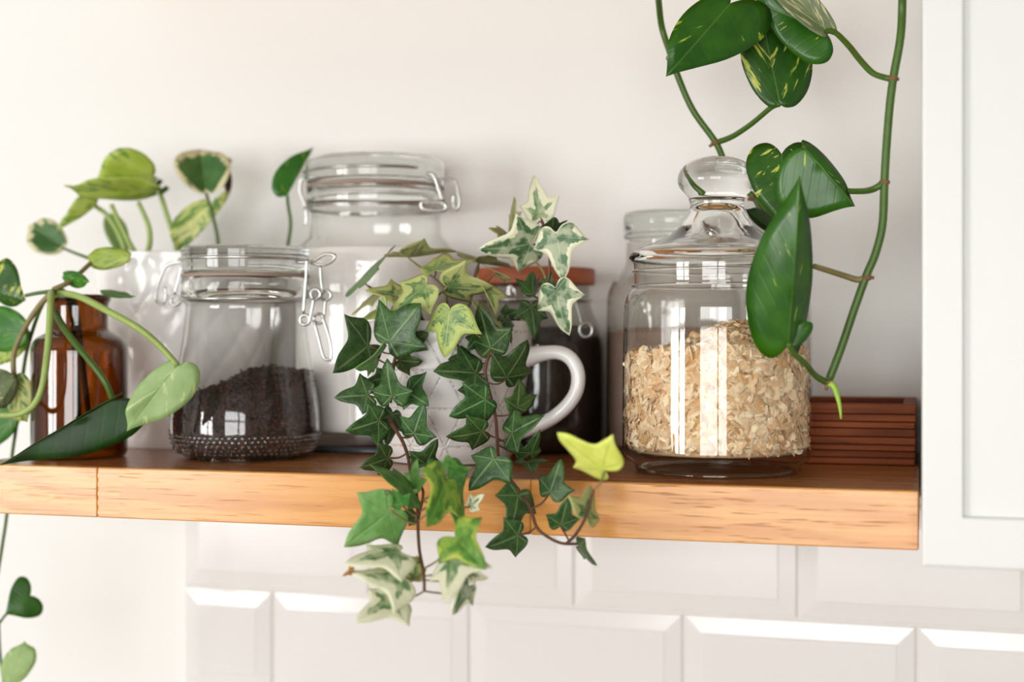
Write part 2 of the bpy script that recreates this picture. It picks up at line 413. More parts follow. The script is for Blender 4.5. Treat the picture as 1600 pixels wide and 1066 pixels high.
M['stem_green'] = plain('green_stem', rgb(66, 98, 24), .42, var=.22, scale=120)
M['stem_pale'] = plain('pale_green_stem', rgb(150, 172, 92), .45, var=.2, scale=120)
M['node'] = plain('brown_node', rgb(120, 84, 56), .7, var=.3, scale=300)
M['shoot'] = plain('lime_shoot', rgb(150, 190, 60), .4, var=.1)
# ------------------------------------------------------------------ leaf builder
# right half outlines (u across, v along); '*' marks a pointed place where the curve breaks
IVY_HALF = [[(0,0), (.06,-.09), (.16,-.175), (.29,-.185), (.40,-.10), (.475,.03), (.55,.16), (.64,.27)],
            [(.64,.27), (.475,.328), (.335,.38), (.265,.465), (.222,.61), (.14,.82), (0,1)]]
POT_HALF = [[(0,0), (.07,-.075), (.20,-.115), (.36,-.05), (.465,.10), (.5,.27), (.455,.46), (.35,.65), (.19,.80), (.08,.905), (.028,.965), (0,1)]]
def half_outline(parts, sub):
    out = []; par = []
    for i, seg in enumerate(parts):
        P = spline([Vector((a, b, 0)) for a, b in seg], sub)
        if i: P = P[1:]
        out += P
    return out
OUT_IVY = half_outline(IVY_HALF, 3); OUT_POT = half_outline(POT_HALF, 3)
def leaf(name, plant, mat, base, tip, l, r, kind='ivy', bend=.10, fold=.0, wave=.03, tipdrop=.0, offs=None, yd=1.0, sign=1, rings=5):
    """a leaf whose petiole end, tip and two side lobes are seen at the given pixels. For ivy the tilt out of the
    picture follows from the leaf's own proportions; offs = (tip, left, right) metres toward the viewer overrides it"""
    a, b = (.64, .27) if kind == 'ivy' else (.5, .27)
    half = OUT_IVY if kind == 'ivy' else OUT_POT
    cen = Vector((0, .05, 0)) if kind == 'ivy' else Vector((0, .30, 0))
    zc = depth_of(base[0], yd); sc = zc / F
    q = lambda p: Vector((p[0] - base[0], -(p[1] - base[1]))) * sc
    t2, l2, r2 = q(tip), q(l), q(r)
    if (r2 - l2).cross(t2) < 0: l, r, l2, r2 = r, l, r2, l2      # keep the face toward the viewer
    if offs is None:
        cU = (r2 - l2) / (2*a); cV = (t2 + b*(l2 + r2)) / (1 + 2*b*b)
        p = -(cU.dot(cV)); qq = cU.length_squared - cV.length_squared
        a2 = (-qq + math.sqrt(qq*qq + 4*p*p)) / 2
        w1 = math.sqrt(max(a2, 0)); w2 = p / w1 if w1 > 1e-6 else math.sqrt(max(0, qq))
        if w2 * sign < 0 or (abs(w2) < 1e-6 and w1*sign < 0): w1, w2 = -w1, -w2
        lim = .8 * max(cU.length, cV.length)
        w1 = max(-lim, min(lim, w1)); w2 = max(-lim, min(lim, w2))
        offs = (w2, -a*w1 + b*w2, a*w1 + b*w2)
    B = at_depth(base[0], base[1], zc)
    T = at_depth(tip[0], tip[1], zc - offs[0]); L = at_depth(l[0], l[1], zc - offs[1]); R = at_depth(r[0], r[1], zc - offs[2])
    V = T - B; Lv = (L - B - V*b)/a; Rv = (R - B - V*b)/a
    size = max(V.length, (L - R).length*.8)
    N = (Rv - Lv).cross(V)
    N = N.normalized() if N.length > 1e-9 else -FWD
    if N.dot(FWD) > 0: N = -N
    rnd = random.Random(int(base[0]*31 + base[1]*17 + tip[0]))
    ph = rnd.uniform(0, 6.28); ph2 = rnd.uniform(0, 6.28)
    def pos(c):
        u, v = c.x, c.y
        p = B + V*v + (Rv*u if u >= 0 else Lv*(-u))
        d = -bend*(u*u*1.6 + .55*(v - .25)**2 - .034) + fold*abs(u) - tipdrop*max(0, v - .5)**2*2
        d += wave*math.sin(u*9 + ph)*math.sin(v*7 + ph2)*(u*u + (v - .2)**2 + .1)*1.6
        return p + N*(d*size)
    verts = []; faces = []; uvp = []; uvf = []
    nh = len(half)
    verts.append(pos(cen)); key = {}
    def vid(side, i, k):
        if i in (0, nh - 1): side = 1
        kk = (side, i, k)
        if kk not in key:
            c = Vector((half[i].x*side, half[i].y, 0)); c = cen + (c - cen)*(k/rings)
            key[kk] = len(verts); verts.append(pos(c))
        return key[kk]
    def flat(side, i, k):
        c = Vector((half[i].x*side, half[i].y, 0)); c = cen + (c - cen)*(k/rings)
        return (c.x + .5, c.y)
    sp = [0.0]
    for i in range(1, nh): sp.append(sp[-1] + 1)
    n1 = nh // 2
    if kind == 'ivy':
        il = len(spline([Vector((x, y, 0)) for x, y in IVY_HALF[0]], 3)) - 1
        sp = [S_LAT*i/il if i <= il else S_LAT + (1 - S_LAT)*(i - il)/(nh - 1 - il) for i in range(nh)]
    else: sp = [i/(nh - 1) for i in range(nh)]
    for side in (1, -1):
        for i in range(nh - 1):
            u0, u1 = .5 + .5*side*sp[i], .5 + .5*side*sp[i+1]
            tri = [0, vid(side, i, 1), vid(side, i+1, 1)]
            up = [((u0+u1)/2, 0), (u0, 1/rings), (u1, 1/rings)]; uf = [(cen.x + .5, cen.y), flat(side, i, 1), flat(side, i+1, 1)]
            if side < 0: tri = [tri[0], tri[2], tri[1]]; up = [up[0], up[2], up[1]]; uf = [uf[0], uf[2], uf[1]]
            faces.append(tuple(tri)); uvp += up; uvf += uf
            for k in range(1, rings):
                qd = [vid(side, i, k), vid(side, i, k+1), vid(side, i+1, k+1), vid(side, i+1, k)]
                up = [(u0, k/rings), (u0, (k+1)/rings), (u1, (k+1)/rings), (u1, k/rings)]
                uf = [flat(side, i, k), flat(side, i, k+1), flat(side, i+1, k+1), flat(side, i+1, k)]
                if side < 0: qd.reverse(); up.reverse(); uf.reverse()
                faces.append(tuple(qd)); uvp += up; uvf += uf
    me = bpy.data.meshes.new(name)
    me.from_pydata([tuple(p - B) for p in verts], [], faces)
    me.polygons.foreach_set('use_smooth', [True]*len(faces))
    for nm, data in (('polar', uvp), ('flat', uvf)):
        ly = me.uv_layers.new(name=nm); ly.data.foreach_set('uv', [c for p in data for c in p])
    me.update(); me.materials.append(mat)
    o = link(bpy.data.objects.new(name, me), plant, B)
    md = o.modifiers.new('thickness', 'SOLIDIFY'); md.thickness = .0004 if kind == 'ivy' else .0006; md.offset = -1
    return o, B
def petiole(lf, B, pts, r, mat, taper=.8):
    return MB().tube([B] + pts, r, 6, taper=taper).build('petiole', mat, lf)
# ================================================================== THE ROOM
X0, X1 = -4.2, 2.4
def struct(o): o['kind'] = 'structure'; return o
struct(MB().box(X0, X1, REAR_Y, 0, -.1, 0).build('floor', M['floorwood'], smooth=False))
struct(MB().box(X0, X1, REAR_Y, 0, 2.62, 2.7).build('ceiling', M['room'], smooth=False))
wall_back = struct(MB().box(X0, X1, 0, .1, 0, 2.62).build('wall_back', M['wall'], smooth=False))
struct(MB().box(X0 - .1, X0, REAR_Y, 0, 0, 2.62).build('wall_left', M['room'], smooth=False))
struct(MB().box(X1, X1 + .1, REAR_Y, 0, 0, 2.62).build('wall_right', M['room'], smooth=False))
xs = [X0, WIN[1][0], WIN[1][1], WIN[0][0], WIN[0][1], X1]
mb = MB()
for i in (0, 2, 4): mb.box(xs[i], xs[i+1], REAR_Y - .12, REAR_Y, 0, 2.62)
for x0, x1, z0, z1 in WIN: mb.box(x0, x1, REAR_Y - .12, REAR_Y, 0, z0).box(x0, x1, REAR_Y - .12, REAR_Y, z1, 2.62)
struct(mb.build('wall_front', M['room'], smooth=False))
for k, (x0, x1, z0, z1) in enumerate(WIN):
    w = struct(link(bpy.data.objects.new('window_%d' % (k + 1), None), None, ((x0 + x1)/2, REAR_Y, z0)))
    y0, y1 = REAR_Y - .08, REAR_Y - .02
    f = MB().box(x0, x0 + .06, y0, y1, z0, z1).box(x1 - .06, x1, y0, y1, z0, z1).box(x0 + .06, x1 - .06, y0, y1, z0, z0 + .06).box(x0 + .06, x1 - .06, y0, y1, z1 - .06, z1)
    f.build('window_frame', M['cabinet'], w, smooth=False)
    MB().box((x0 + x1)/2 + .22, (x0 + x1)/2 + .32, y0, y1, z0 + .06, z1 - .06).build('mullion', M['cabinet'], w, smooth=False)
    MB().box(x0 + .06, x1 - .06, y0 + .01, y1 - .01, z1 - .42, z1 - .36).build('transom', M['cabinet'], w, smooth=False)
    MB().box(x0 - .05, x1 + .05, REAR_Y + .001, REAR_Y + .14, z0 - .04, z0 - .001).build('window_sill', M['cabinet'], w, smooth=False)
# ---- metro tiles under the shelf
MODX, TZ = .2095, CAM.z - .2606
def tile_mesh(w, h):
    m = MB(); g = .0009; b = min(.017, w*.4); y0, y1, y2 = 0, -.0055, -.0095
    def rect(ix, y): return [Vector((ix, y, ix)), Vector((w - ix, y, ix)), Vector((w - ix, y, h - ix)), Vector((ix, y, h - ix))]
    loops = [rect(g, y0), rect(g, y1), rect(g + .0012, y1 - .0012), rect(b, y2 + .0006), rect(b + .0012, y2), ]
    for lp in loops: m.v += lp
    for i in range(len(loops) - 1):
        for j in range(4):
            k = (j + 1) % 4; m.f.append((i*4 + j, i*4 + k, i*4 + 4 + k, i*4 + 4 + j))
    n = (len(loops) - 1)*4; m.f.append((n, n + 1, n + 2, n + 3))
    return m
MB().box(-.731, .62, -.0082, 0, TZ - .42, 1.352).build('grout', M['grout'], wall_back, smooth=False)
cache = {}
for row in range(-3, 1):
    z0 = TZ + row*.105 + .0; off = -.0025 if row % 2 else -.107
    edges = [-.731] + [off + MODX*k for k in range(-4, 4) if -.71 < off + MODX*k < .63]
    for a, c in zip(edges, edges[1:]):
        key = round(c - a, 4)
        if key not in cache:
            o = tile_mesh(c - a, .105).build('wall_tile', M['tile'], wall_back, (a, -.004, z0), smooth=False)
            # the mesh was made at the origin of its own corner
            for v in o.data.vertices: v.co += Vector((a, -.004, z0))
            cache[key] = o.data
        else:
            link(bpy.data.objects.new('wall_tile', cache[key]), wall_back, (a, -.004, z0))
# ================================================================== SHELF
SX0 = -.753
SY0 = -(D - 1.0)               # front edge
shelf = thing('wall_shelf', (-.37, -.16, SHELF_Z - .04), 'thick golden oak block shelf with finger joints carrying jars and plants', 'shelf')
lam = .0415; cuts = {0: [at(152, 770, 1.0).x, at(829, 800, 1.0).x]}
for i in range(9):             # thin golden oak strip in front; staves behind have the top's shade painted in
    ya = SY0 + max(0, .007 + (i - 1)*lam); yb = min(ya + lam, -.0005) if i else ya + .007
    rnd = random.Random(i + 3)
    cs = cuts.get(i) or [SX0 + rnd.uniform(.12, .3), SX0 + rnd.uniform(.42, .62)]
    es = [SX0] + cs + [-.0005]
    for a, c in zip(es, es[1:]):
        MB().box(a + .00015, c - .00015, ya + (.0001 if i else 0), yb - .0001, SHELF_Z - .04, SHELF_Z, .0009 if i == 0 else .0004).build('plank', M['oak' if i == 0 else 'oakshaded'], shelf, ((a + c)/2, ya, SHELF_Z - .04), smooth=False)
# finger joint teeth at the left joint of the front lamella: slim interlocking tongues, slightly proud
xj = at(152, 770, 1.0).x
for i in range(5):
    z0 = SHELF_Z - .0375 + i*.0073
    MB().box(xj + .0003, xj + .020 + .004*(i % 2), SY0 - .00005, SY0 + .006, z0, z0 + .0036, .0001).build('finger_joint', M['oak'], shelf, (xj, SY0, z0), smooth=False)
# the shelf above, whose underside lies just over the frame; the vines hang from it
UZ = 1.868
ushelf = thing('wall_shelf', (-.40, -.12, UZ), 'upper oak shelf over the jars from which the dark vines hang', 'shelf')
for i in range(8):
    ya = SY0 + i*lam
    for a, c in ((SX0 - .02, -.42 + .03*i), (-.42 + .03*i, -.0005)):
        MB().box(a + .00015, c - .00015, ya, min(ya + lam, -.0005) - .0001, UZ, UZ + .04, .0012).build('plank', M['oak'], ushelf, ((a + c)/2, ya, UZ), smooth=False)
# ================================================================== CABINET
cz = CAM.z - .152; cy = -(D - .965); ch = 2.15
cab = thing('wall_cabinet', (.3, -.15, cz), 'white lacquered cabinet with recessed door panel at right end of shelf', 'cabinet')
MB().box(.002, .60, cy + .021, -.0005, cz + .002, ch, .001).build('carcass', M['cabinet'], cab, smooth=False)
st = .0262; rl = .0322; dt = .02
dm = MB()
def ring(ix, iz, y): return [Vector((x, y, z)) for x, z in ((.0012 + ix, cz + iz), (.598 - ix, cz + iz), (.598 - ix, ch - iz), (.0012 + ix, ch - iz))]
loops = [ring(0, 0, cy + dt), ring(0, 0, cy + .0022), ring(.0006, .0006, cy + .0006), ring(.0022, .0022, cy), ring(st - .0012, rl, cy), ring(st, rl + .0012, cy + .001), ring(st, rl + .0012, cy + .010)]
for lp in loops: dm.v += lp
for i in range(len(loops) - 1):
    for j in range(4):
        k = (j + 1) % 4; dm.f.append((i*4 + j, i*4 + k, i*4 + 4 + k, i*4 + 4 + j))
door = dm.build('door', M['cabinet'], cab, smooth=False)
MB().box(st - .001, .599 - st, cy + .0055, cy + .018, cz + rl - .001, ch - rl + .001).build('door_panel', M['cabinet'], door, smooth=False)
# ================================================================== JARS
def prof(px, yd, pts, rscale=1.0):
    """(half width px, y px) pairs of an upright round thing standing at column px, distance yd -> (r, z)"""
    k = ppm(px, yd)
    return [(hw/k*rscale, max(SHELF_Z + .0004, CAM.z - (y - HOR)/k)) for hw, y in pts]
def centre(px, yd): p = at(px, HOR, yd); return (p.x, p.y)
def smooth_prof(p, sub=3): return [(max(0, v.x), v.y) for v in [Vector((q.x, q.y)) for q in spline([Vector((a, b, 0)) for a, b in p], sub)]]
def PX(pts, yd): return [at(p[0], p[1], p[2] if len(p) > 2 else yd) for p in pts]
def torus_pts(c, r, z, a0=0, a1=2*PI, n=40): return [Vector((c[0] + r*math.cos(a0 + (a1 - a0)*i/n), c[1] + r*math.sin(a0 + (a1 - a0)*i/n), z)) for i in range(n + (0 if abs(a1 - a0 - 2*PI) < 1e-6 else 1))]
# ---------- oat jar
OX, OY = 1120, 1.104
c = centre(OX, OY); kO = ppm(OX, OY)
jar = thing('storage_jar', (c[0], c[1], SHELF_Z), 'clear glass canister with a domed knob lid, filled with oats', 'jar')
MB().lathe(c, smooth_prof(prof(OX, OY, [(147.2, 693), (147, 660), (147, 640), (146, 540), (145, 486), (143, 470), (137, 458), (130, 450), (128.5, 440), (129, 424), (130, 412), (133, 406)])), 96).build('body', M['glass'], jar)
pb = prof(OX, OY, [(147.2, 693), (147, 704), (144, 712), (136, 719), (128.5, 725), (127, 730), (125.5, 735), (120, 737.3)])
bb = MB().lathe(c, smooth_prof(pb, 2), 96); bb.lathe(c, prof(OX, OY, [(0, 707.5), (60, 707), (128, 705.5), (139, 702), (144, 696), (147.2, 693)]), 96)
bb.build('base', M['glass'], jar)
MB().lathe(c, prof(OX, OY, [(108, 734), (112, 737.2), (122, 737.2), (125, 735), (125.5, 731), (121, 729), (112, 731), (108, 734)]), 96).build('foot_ring', M['thick'], jar)
lo = [(128, 409), (132, 409), (136, 405), (137, 399), (134, 394), (122, 388), (97, 379), (72, 366), (55, 350), (45, 333), (42, 320), (45, 308), (54, 298), (60, 289), (61, 280), (58, 268), (50, 258), (36, 250), (18, 246), (0, 245)]
li = [(0, 318), (14, 320), (26, 328), (34, 342), (46, 358), (66, 373), (95, 386), (118, 394), (126, 401)]
lid = MB().lathe(c, smooth_prof(prof(OX, OY, lo), 3), 96)
lid.lathe(c, smooth_prof(prof(OX, OY, li), 3), 96)
a = prof(OX, OY, [li[-1], lo[0]]); lid.lathe(c, a, 96)
lid.build('lid', M['thick'], jar)
for y, hw in ((424, 130.5), (447, 131)):
    MB().tube(torus_pts(c, hw/kO, CAM.z - (y - HOR)/kO), .0011, 6, True, smooth=0).build('neck_bead', M['thick'], jar)
# ---------- the oats: flakes packed against the glass and heaped on top
def flake(m, p, nrm, R, asp, rnd, th=.0011, curl=.09):
    u = nrm.orthogonal().normalized(); w = nrm.cross(u)
    a = rnd.uniform(0, 2*PI); u, w = u*math.cos(a) + w*math.sin(a), w*math.cos(a) - u*math.sin(a)
    n = len(m.v); cu = rnd.uniform(-curl, curl)
    K = 8
    rim = [rnd.uniform(.84, 1.1) for _ in range(K)]
    for ring, hgt in ((1.0, 0.0), (.62, 1.0)):
        for i in range(K):
            t = 2*PI*i/K
            x = math.cos(t)*R*ring*rim[i]; y = math.sin(t)*R*asp*ring*rim[i]
            m.v.append(p + u*x + w*y + nrm*(hgt*th*(.6 + .4*abs(math.sin(t))) + cu*(x*x - y*y)/R))
    m.v.append(p + nrm*th*.15)
    for i in range(K):
        j = (i + 1) % K
        m.f.append((n + i, n + j, n + K + j, n + K + i)); m.f.append((n + K + i, n + K + j, n + 2*K))
def rand_dir(nrm, spread, rnd):
    return (nrm + Vector((rnd.gauss(0, spread), rnd.gauss(0, spread), rnd.gauss(0, spread)))).normalized()
def zpx(px, yd, y): return CAM.z - (y - HOR)/ppm(px, yd)
rO = 141.5/kO; zb = zpx(OX, OY, 705.5); CX = Vector((c[0], c[1], 0))
def oat_top(x, y):            # heap height: highest right of the middle
    xx = x/rO; yy = y/rO
    return zpx(OX, OY, 552) + (.040*math.exp(-((xx - .22)**2/.28 + (yy)**2/.6)) - .004*xx*xx + .006*noise.noise(Vector((x*60, y*60, 1))))*.60
om = MB(); rnd = random.Random(5)
seg = 64
om.lathe(c, [(0, zb), (rO*.9, zb), (rO - .0082, zb + .006)], seg)
nv = len(om.v)
rings = [(rO - .0082)*q for q in (1, .92, .75, .55, .35, .15)]
prev = None
for k, rr in enumerate([rO - .0082] + rings):
    row = []
    for i in range(seg):
        t = 2*PI*i/seg; x, y = rr*math.cos(t), rr*math.sin(t)
        z = zb + .006 if k == 0 else oat_top(x, y) - .004
        row.append(len(om.v)); om.v.append(Vector((c[0] + x, c[1] + y, z)))
    if prev:
        for i in range(seg): om.f.append((prev[i], prev[(i+1) % seg], row[(i+1) % seg], row[i]))
    prev = row
ct = len(om.v); om.v.append(Vector((c[0], c[1], oat_top(0, 0) - .004)))
for i in range(seg): om.f.append((prev[i], prev[(i+1) % seg], ct))
for i in range(5000):
    t = rnd.uniform(-PI, 0.0) if rnd.random() < .82 else rnd.uniform(0, PI)
    x, y = math.cos(t), math.sin(t)
    top = oat_top(x*rO, y*rO); zz = rnd.uniform(zb + .0055, top + .001)
    R = rnd.uniform(.0040, .0074)
    dpt = rnd.uniform(0, .0075)
    nrm = rand_dir(Vector((x, y, .15)), .62, rnd)
    tilt = 1 - abs(nrm.dot(Vector((x, y, 0))))
    rr = rO - dpt - R*tilt*.75
    flake(om, Vector((c[0] + x*rr, c[1] + y*rr, zz)), nrm, R, rnd.uniform(.6, .85), rnd)
for i in range(1900):
    rr = rO*.97*math.sqrt(rnd.random()); t = rnd.uniform(0, 2*PI); x, y = rr*math.cos(t), rr*math.sin(t)
    flake(om, Vector((c[0] + x, c[1] + y, oat_top(x, y) - rnd.uniform(0, .004))), rand_dir(Vector((0, -.2, 1)), .6, rnd), rnd.uniform(.0038, .0066), rnd.uniform(.6, .85), rnd)
tag(om.build('rolled_oats', M['oats'], None, (c[0], c[1], zb), smooth=True, angle=40), 'pale rolled oats heaped inside the domed-lid canister', 'oats', kind='stuff')
# ---------- tea jar (flip top)
TX, TY = 384, 1.119
c = centre(TX, TY); kT = ppm(TX, TY)
jar = thing('clip_top_jar', (c[0], c[1], SHELF_Z), 'rounded clip-top glass jar half full of black tea', 'jar')
MB().lathe(c, smooth_prof(prof(TX, TY, [(108, 699), (113, 690), (115.5, 668), (114, 640), (109, 606), (103, 570), (97, 532), (94, 505), (92.5, 488), (92, 478), (95, 474), (97, 470)])), 96).build('body', M['glass'], jar)
MB().lathe(c, smooth_prof(prof(TX, TY, [(0, 713.5), (84, 713.5), (92, 712), (97, 708), (104, 703), (108, 699), (113, 690), (114.5, 682), (115, 677)]), 2), 96).build('stippled_base', M['glass'], jar)
sb = MB(); rs = random.Random(3)
for row in range(5):
    rr, zz = prof(TX, TY, [((115.2, 677), (114.6, 683), (112.8, 690), (109.6, 697), (104.5, 703))[row]])[0]
    nb = 76
    for i in range(nb):
        t = 2*PI*(i + .5*(row % 2))/nb
        sb.ball((c[0] + rr*math.cos(t), c[1] + rr*math.sin(t), zz), .00125, seg=8, rings=5)
sb.build('stipple', M['thick'], jar)['kind'] = 'stuff'
MB().lathe(c, prof(TX, TY, [(80, 714), (92, 714), (93, 710), (90, 707), (80, 709), (80, 714)]), 96).build('foot_ring', M['thick'], jar)
MB().lathe(c, prof(TX, TY, [(97, 470), (99, 468), (99, 452), (99, 438), (97, 435), (90, 435), (89, 440), (89, 466), (92, 470), (97, 470)]), 96).build('mouth_ring', M['thick'], jar)
MB().lathe(c, prof(TX, TY, [(98, 434.5), (99, 431), (97, 429), (86, 429), (86, 434.5), (98, 434.5)]), 64).build('rubber_seal', M['rubber'], jar)
MB().lathe(c, smooth_prof(prof(TX, TY, [(0, 424), (80, 424), (94, 428), (98, 424), (98.5, 410), (99, 400), (100, 393), (97, 388), (88, 387), (70, 389), (40, 390), (0, 390)]), 2), 96).build('lid', M['thick_green'], jar)
zr = zpx(TX, TY, 469); zl = zpx(TX, TY, 407)
MB().tube(torus_pts(c, 101/kT, zr), .0012, 8, True, smooth=0).build('wire_band', M['steel'], jar)
MB().tube(torus_pts(c, 102/kT, zl, PI - .1, 2*PI + .1), .0012, 8, smooth=0).build('lid_wire', M['steel'], jar)
wr = .00125
yh = TY
hinge = MB()
hinge.tube(PX([(286, 409), (270, 412), (258, 419), (250, 437), (243.5, 458), (244, 470), (250, 475.5), (257, 473), (259, 462), (258, 448)], yh), wr, 8)
hinge.tube(PX([(285, 414), (279, 436), (272.5, 460)], yh - .01), wr, 8)
hinge.tube(PX([(274 + 7*math.cos(q*PI/5), 470 + 7*math.sin(q*PI/5)) for q in range(10)], yh - .01), wr, 8, True)
hinge.build('hinge_wire', M['steel'], jar)
cl = MB()
cl.tube(PX([(462, 409), (484, 410), (497, 404), (508, 397.5), (523, 399), (519, 408), (505, 414), (486, 411)], yh - .012), wr*1.1, 8)
cl.tube(PX([(479.5, 404), (478.7, 429), (477, 450), (474, 492)], yh - .018), wr*1.15, 8)
cl.tube(PX([(500.5, 415), (501.5, 436), (505, 460)], yh - .004), wr, 8)
cl.build('clasp_lever', M['steel'], jar)
def pring(x, y, r, yd): return PX([(x + r*math.cos(q*PI/6), y + r*math.sin(q*PI/6)) for q in range(12)], yd)
for x, y, r, dy in ((476.5, 500, 7.5, -.019), (493, 459.5, 7.5, -.014), (509.5, 461.5, 7.5, -.008), (498, 498, 7.5, -.010)):
    MB().tube(pring(x, y, r, yh + dy), wr*1.1, 8, True).build('clasp_ring', M['steel'], jar)
ln = MB()
ln.tube(PX([(483, 503), (486, 490), (490.5, 466)], yh - .019), wr*1.1, 8)
ln.tube(PX([(508, 469), (507, 484), (506, 496)], yh - .008), wr*1.1, 8)
ln.tube(PX([(490, 500), (497, 526), (505, 556), (511, 562), (518, 559), (516, 535), (509, 510), (504, 497)], yh - .012), wr*1.1, 8)
ln.build('clasp_link', M['steel'], jar)
# tea
def heap(c, levels, top_fn, seg=56):
    """closed solid: wall rings (r, z) then a top surface of height top_fn(x, y)"""
    m = MB(); m.lathe(c, [(0, levels[0][1])] + [(r, z) for r, z in levels], seg)
    R = levels[-1][0]; prev = [len(m.v) - seg + i for i in range(seg)]
    for q in (.955, .88, .72, .5, .28):
        row = []
        for i in range(seg):
            t = 2*PI*i/seg; x, y = R*q*math.cos(t), R*q*math.sin(t)
            row.append(len(m.v)); m.v.append(Vector((c[0] + x, c[1] + y, top_fn(x, y))))
        for i in range(seg): m.f.append((prev[i], prev[(i+1) % seg], row[(i+1) % seg], row[i]))
        prev = row
    n = len(m.v); m.v.append(Vector((c[0], c[1], top_fn(0, 0))))
    for i in range(seg): m.f.append((prev[i], prev[(i+1) % seg], n))
    return m
def tea_top(x, y):
    u = x*kT/105; v = y*kT/105
    return zpx(TX, TY, 606) + (.012*u + .014*math.exp(-((u - .25)**2/.3 + v*v/.5)) + .002*noise.noise(Vector((x*90, y*90, 3))))
tw = prof(TX, TY, [(82, 710), (96, 704), (105, 698), (110, 690), (112.5, 668), (111, 640), (108, 618)])
tm = heap(c, tw, tea_top)
rnd = random.Random(11)
def r_at(z):
    for (r0, z0), (r1, z1) in zip(tw, tw[1:]):
        if z0 <= z <= z1: return r0 + (r1 - r0)*(z - z0)/(z1 - z0)
    return tw[-1][0] - (z - tw[-1][1])*.12
def shred(m, p, d, L, w, rnd):
    u = d.orthogonal().normalized()
    bend = u*rnd.uniform(-.4, .4)*L
    P = [p - d*L/2, p + bend, p + d*L/2]
    m.tube(P, w, 4, smooth=0)
for i in range(3800):
    t = rnd.uniform(-PI, 0) if rnd.random() < .85 else rnd.uniform(0, PI)
    x, y = math.cos(t), math.sin(t)
    R = 108/kT; tp = tea_top(x*R, y*R)
    z = rnd.uniform(tw[0][1], tp)
    rr = r_at(z) + rnd.uniform(-.0008, .0007)
    tang = Vector((-y, x, 0)); d = (tang*rnd.gauss(0, 1) + Vector((0, 0, 1))*rnd.gauss(0, .8) + Vector((x, y, 0))*rnd.gauss(0, .25)).normalized()
    shred(tm, Vector((c[0] + x*rr, c[1] + y*rr, z)), d, rnd.uniform(.002, .006), rnd.uniform(.0003, .0007), rnd)
for i in range(1500):
    rr = 106/kT*math.sqrt(rnd.random()); t = rnd.uniform(0, 2*PI); x, y = rr*math.cos(t), rr*math.sin(t)
    d = Vector((rnd.gauss(0, 1), rnd.gauss(0, 1), rnd.gauss(0, .5))).normalized()
    shred(tm, Vector((c[0] + x*.97, c[1] + y*.97, tea_top(x, y) + .0005)), d, rnd.uniform(.003, .008), rnd.uniform(.0003, .0007), rnd)
tag(tm.build('loose_tea', M['tea'], None, (c[0], c[1], tw[0][1])), 'dark loose black tea inside the rounded clip-top jar', 'tea', kind='stuff')
# ---------- amber bottle
AX, AY = 124, 1.082
c = centre(AX, AY); cA = c
bot = thing('apothecary_bottle', (c[0], c[1], SHELF_Z), 'brown apothecary glass bottle holding green cuttings in water', 'bottle')
MB().lathe(c, smooth_prof(prof(AX, AY, [(0, 713), (60, 713.5), (69, 712), (72.5, 706), (73, 690), (73, 620), (73, 560), (72, 542), (66, 530), (54, 522), (46, 517), (43.5, 510), (43.5, 490), (44, 476), (47, 470), (48, 464), (45, 461), (40, 462), (38, 470)]), 3), 80).build('body', M['amber'], bot)
MB().lathe(c, prof(AX, AY, [(0, 710), (64, 709), (69, 702), (69.5, 560), (69.5, 552), (0, 552)]), 64).build('water', M['water'], bot, angle=40)
# ---------- white quilted pot
PXX, PY = 291, 1.238
c = centre(PXX, PY); kP = ppm(PXX, PY); cP = c
pot = thing('plant_pot', (c[0], c[1], SHELF_Z), 'white glossy ceramic pot with a raised diamond relief behind the tea jar', 'pot')
zt = zpx(PXX, PY, 402)
def quilt(t, z, r):
    if z < SHELF_Z + .008 or z > zt - .006: return 0
    u = t*7/PI; v = (z - SHELF_Z)/.052
    a = abs(((u + v) % 1.0) - .5); b = abs(((u - v) % 1.0) - .5)
    return -.0011*math.exp(-((.5 - a)/.10)**2) - .0011*math.exp(-((.5 - b)/.10)**2)
zs = [SHELF_Z + .0004 + (zt - SHELF_Z)*i/60 for i in range(61)]
op = [(.066 + .0195*min(1, ((z - SHELF_Z)/(zt - SHELF_Z))/.7)**.8, z) for z in zs]
pm = MB().lathe(c, [(0, SHELF_Z + .0004), (.060, SHELF_Z + .0004)] + op, 168, quilt)
pm.lathe(c, [op[-1], (op[-1][0] - .001, zt + .0015), (op[-1][0] - .004, zt + .001), (op[-1][0] - .005, zt - .004), (op[-1][0] - .007, zt - .03)], 168)
pm.build('body', M['porcelain'], pot, angle=60)
MB().lathe(c, [(0, zt - .018), (op[-1][0] - .0062, zt - .020)], 48).build('soil', M['soil'], pot)
# ---------- tall clip-top jar with flour on a dark coaster
BX, BY = 587, 1.245
c = centre(BX, BY); kB = ppm(BX, BY)
co = thing('coaster', (c[0] + .004, c[1], SHELF_Z), 'dark slate-blue round coaster under the tall white-filled jar', 'coaster')
zc0 = SHELF_Z + .0062
MB().lathe((c[0] + .004, c[1]), [(0, SHELF_Z + .0004), (.0690, SHELF_Z + .0004), (.0715, SHELF_Z + .002), (.0715, SHELF_Z + .0042), (.070, zc0 - .0004), (.066, zc0 - .0006), (.064, zc0 - .0006), (0, zc0 - .0006)], 72).build('plate', M['slate'], co, angle=50)
MB().lathe((c[0] + .004, c[1]), [(.0640, zc0 - .0008), (.0645, zc0 + .0002), (.0665, zc0 + .0002), (.067, zc0 - .0008)], 72).build('rim_line', M['darkwood'], co)
def pB(pts): return [(r, max(z, zc0 + .0003)) for r, z in prof(BX, BY, pts)]
jar = thing('clip_top_jar', (c[0], c[1], zc0), 'tall clip-top glass jar of white flour standing on a dark coaster', 'jar')
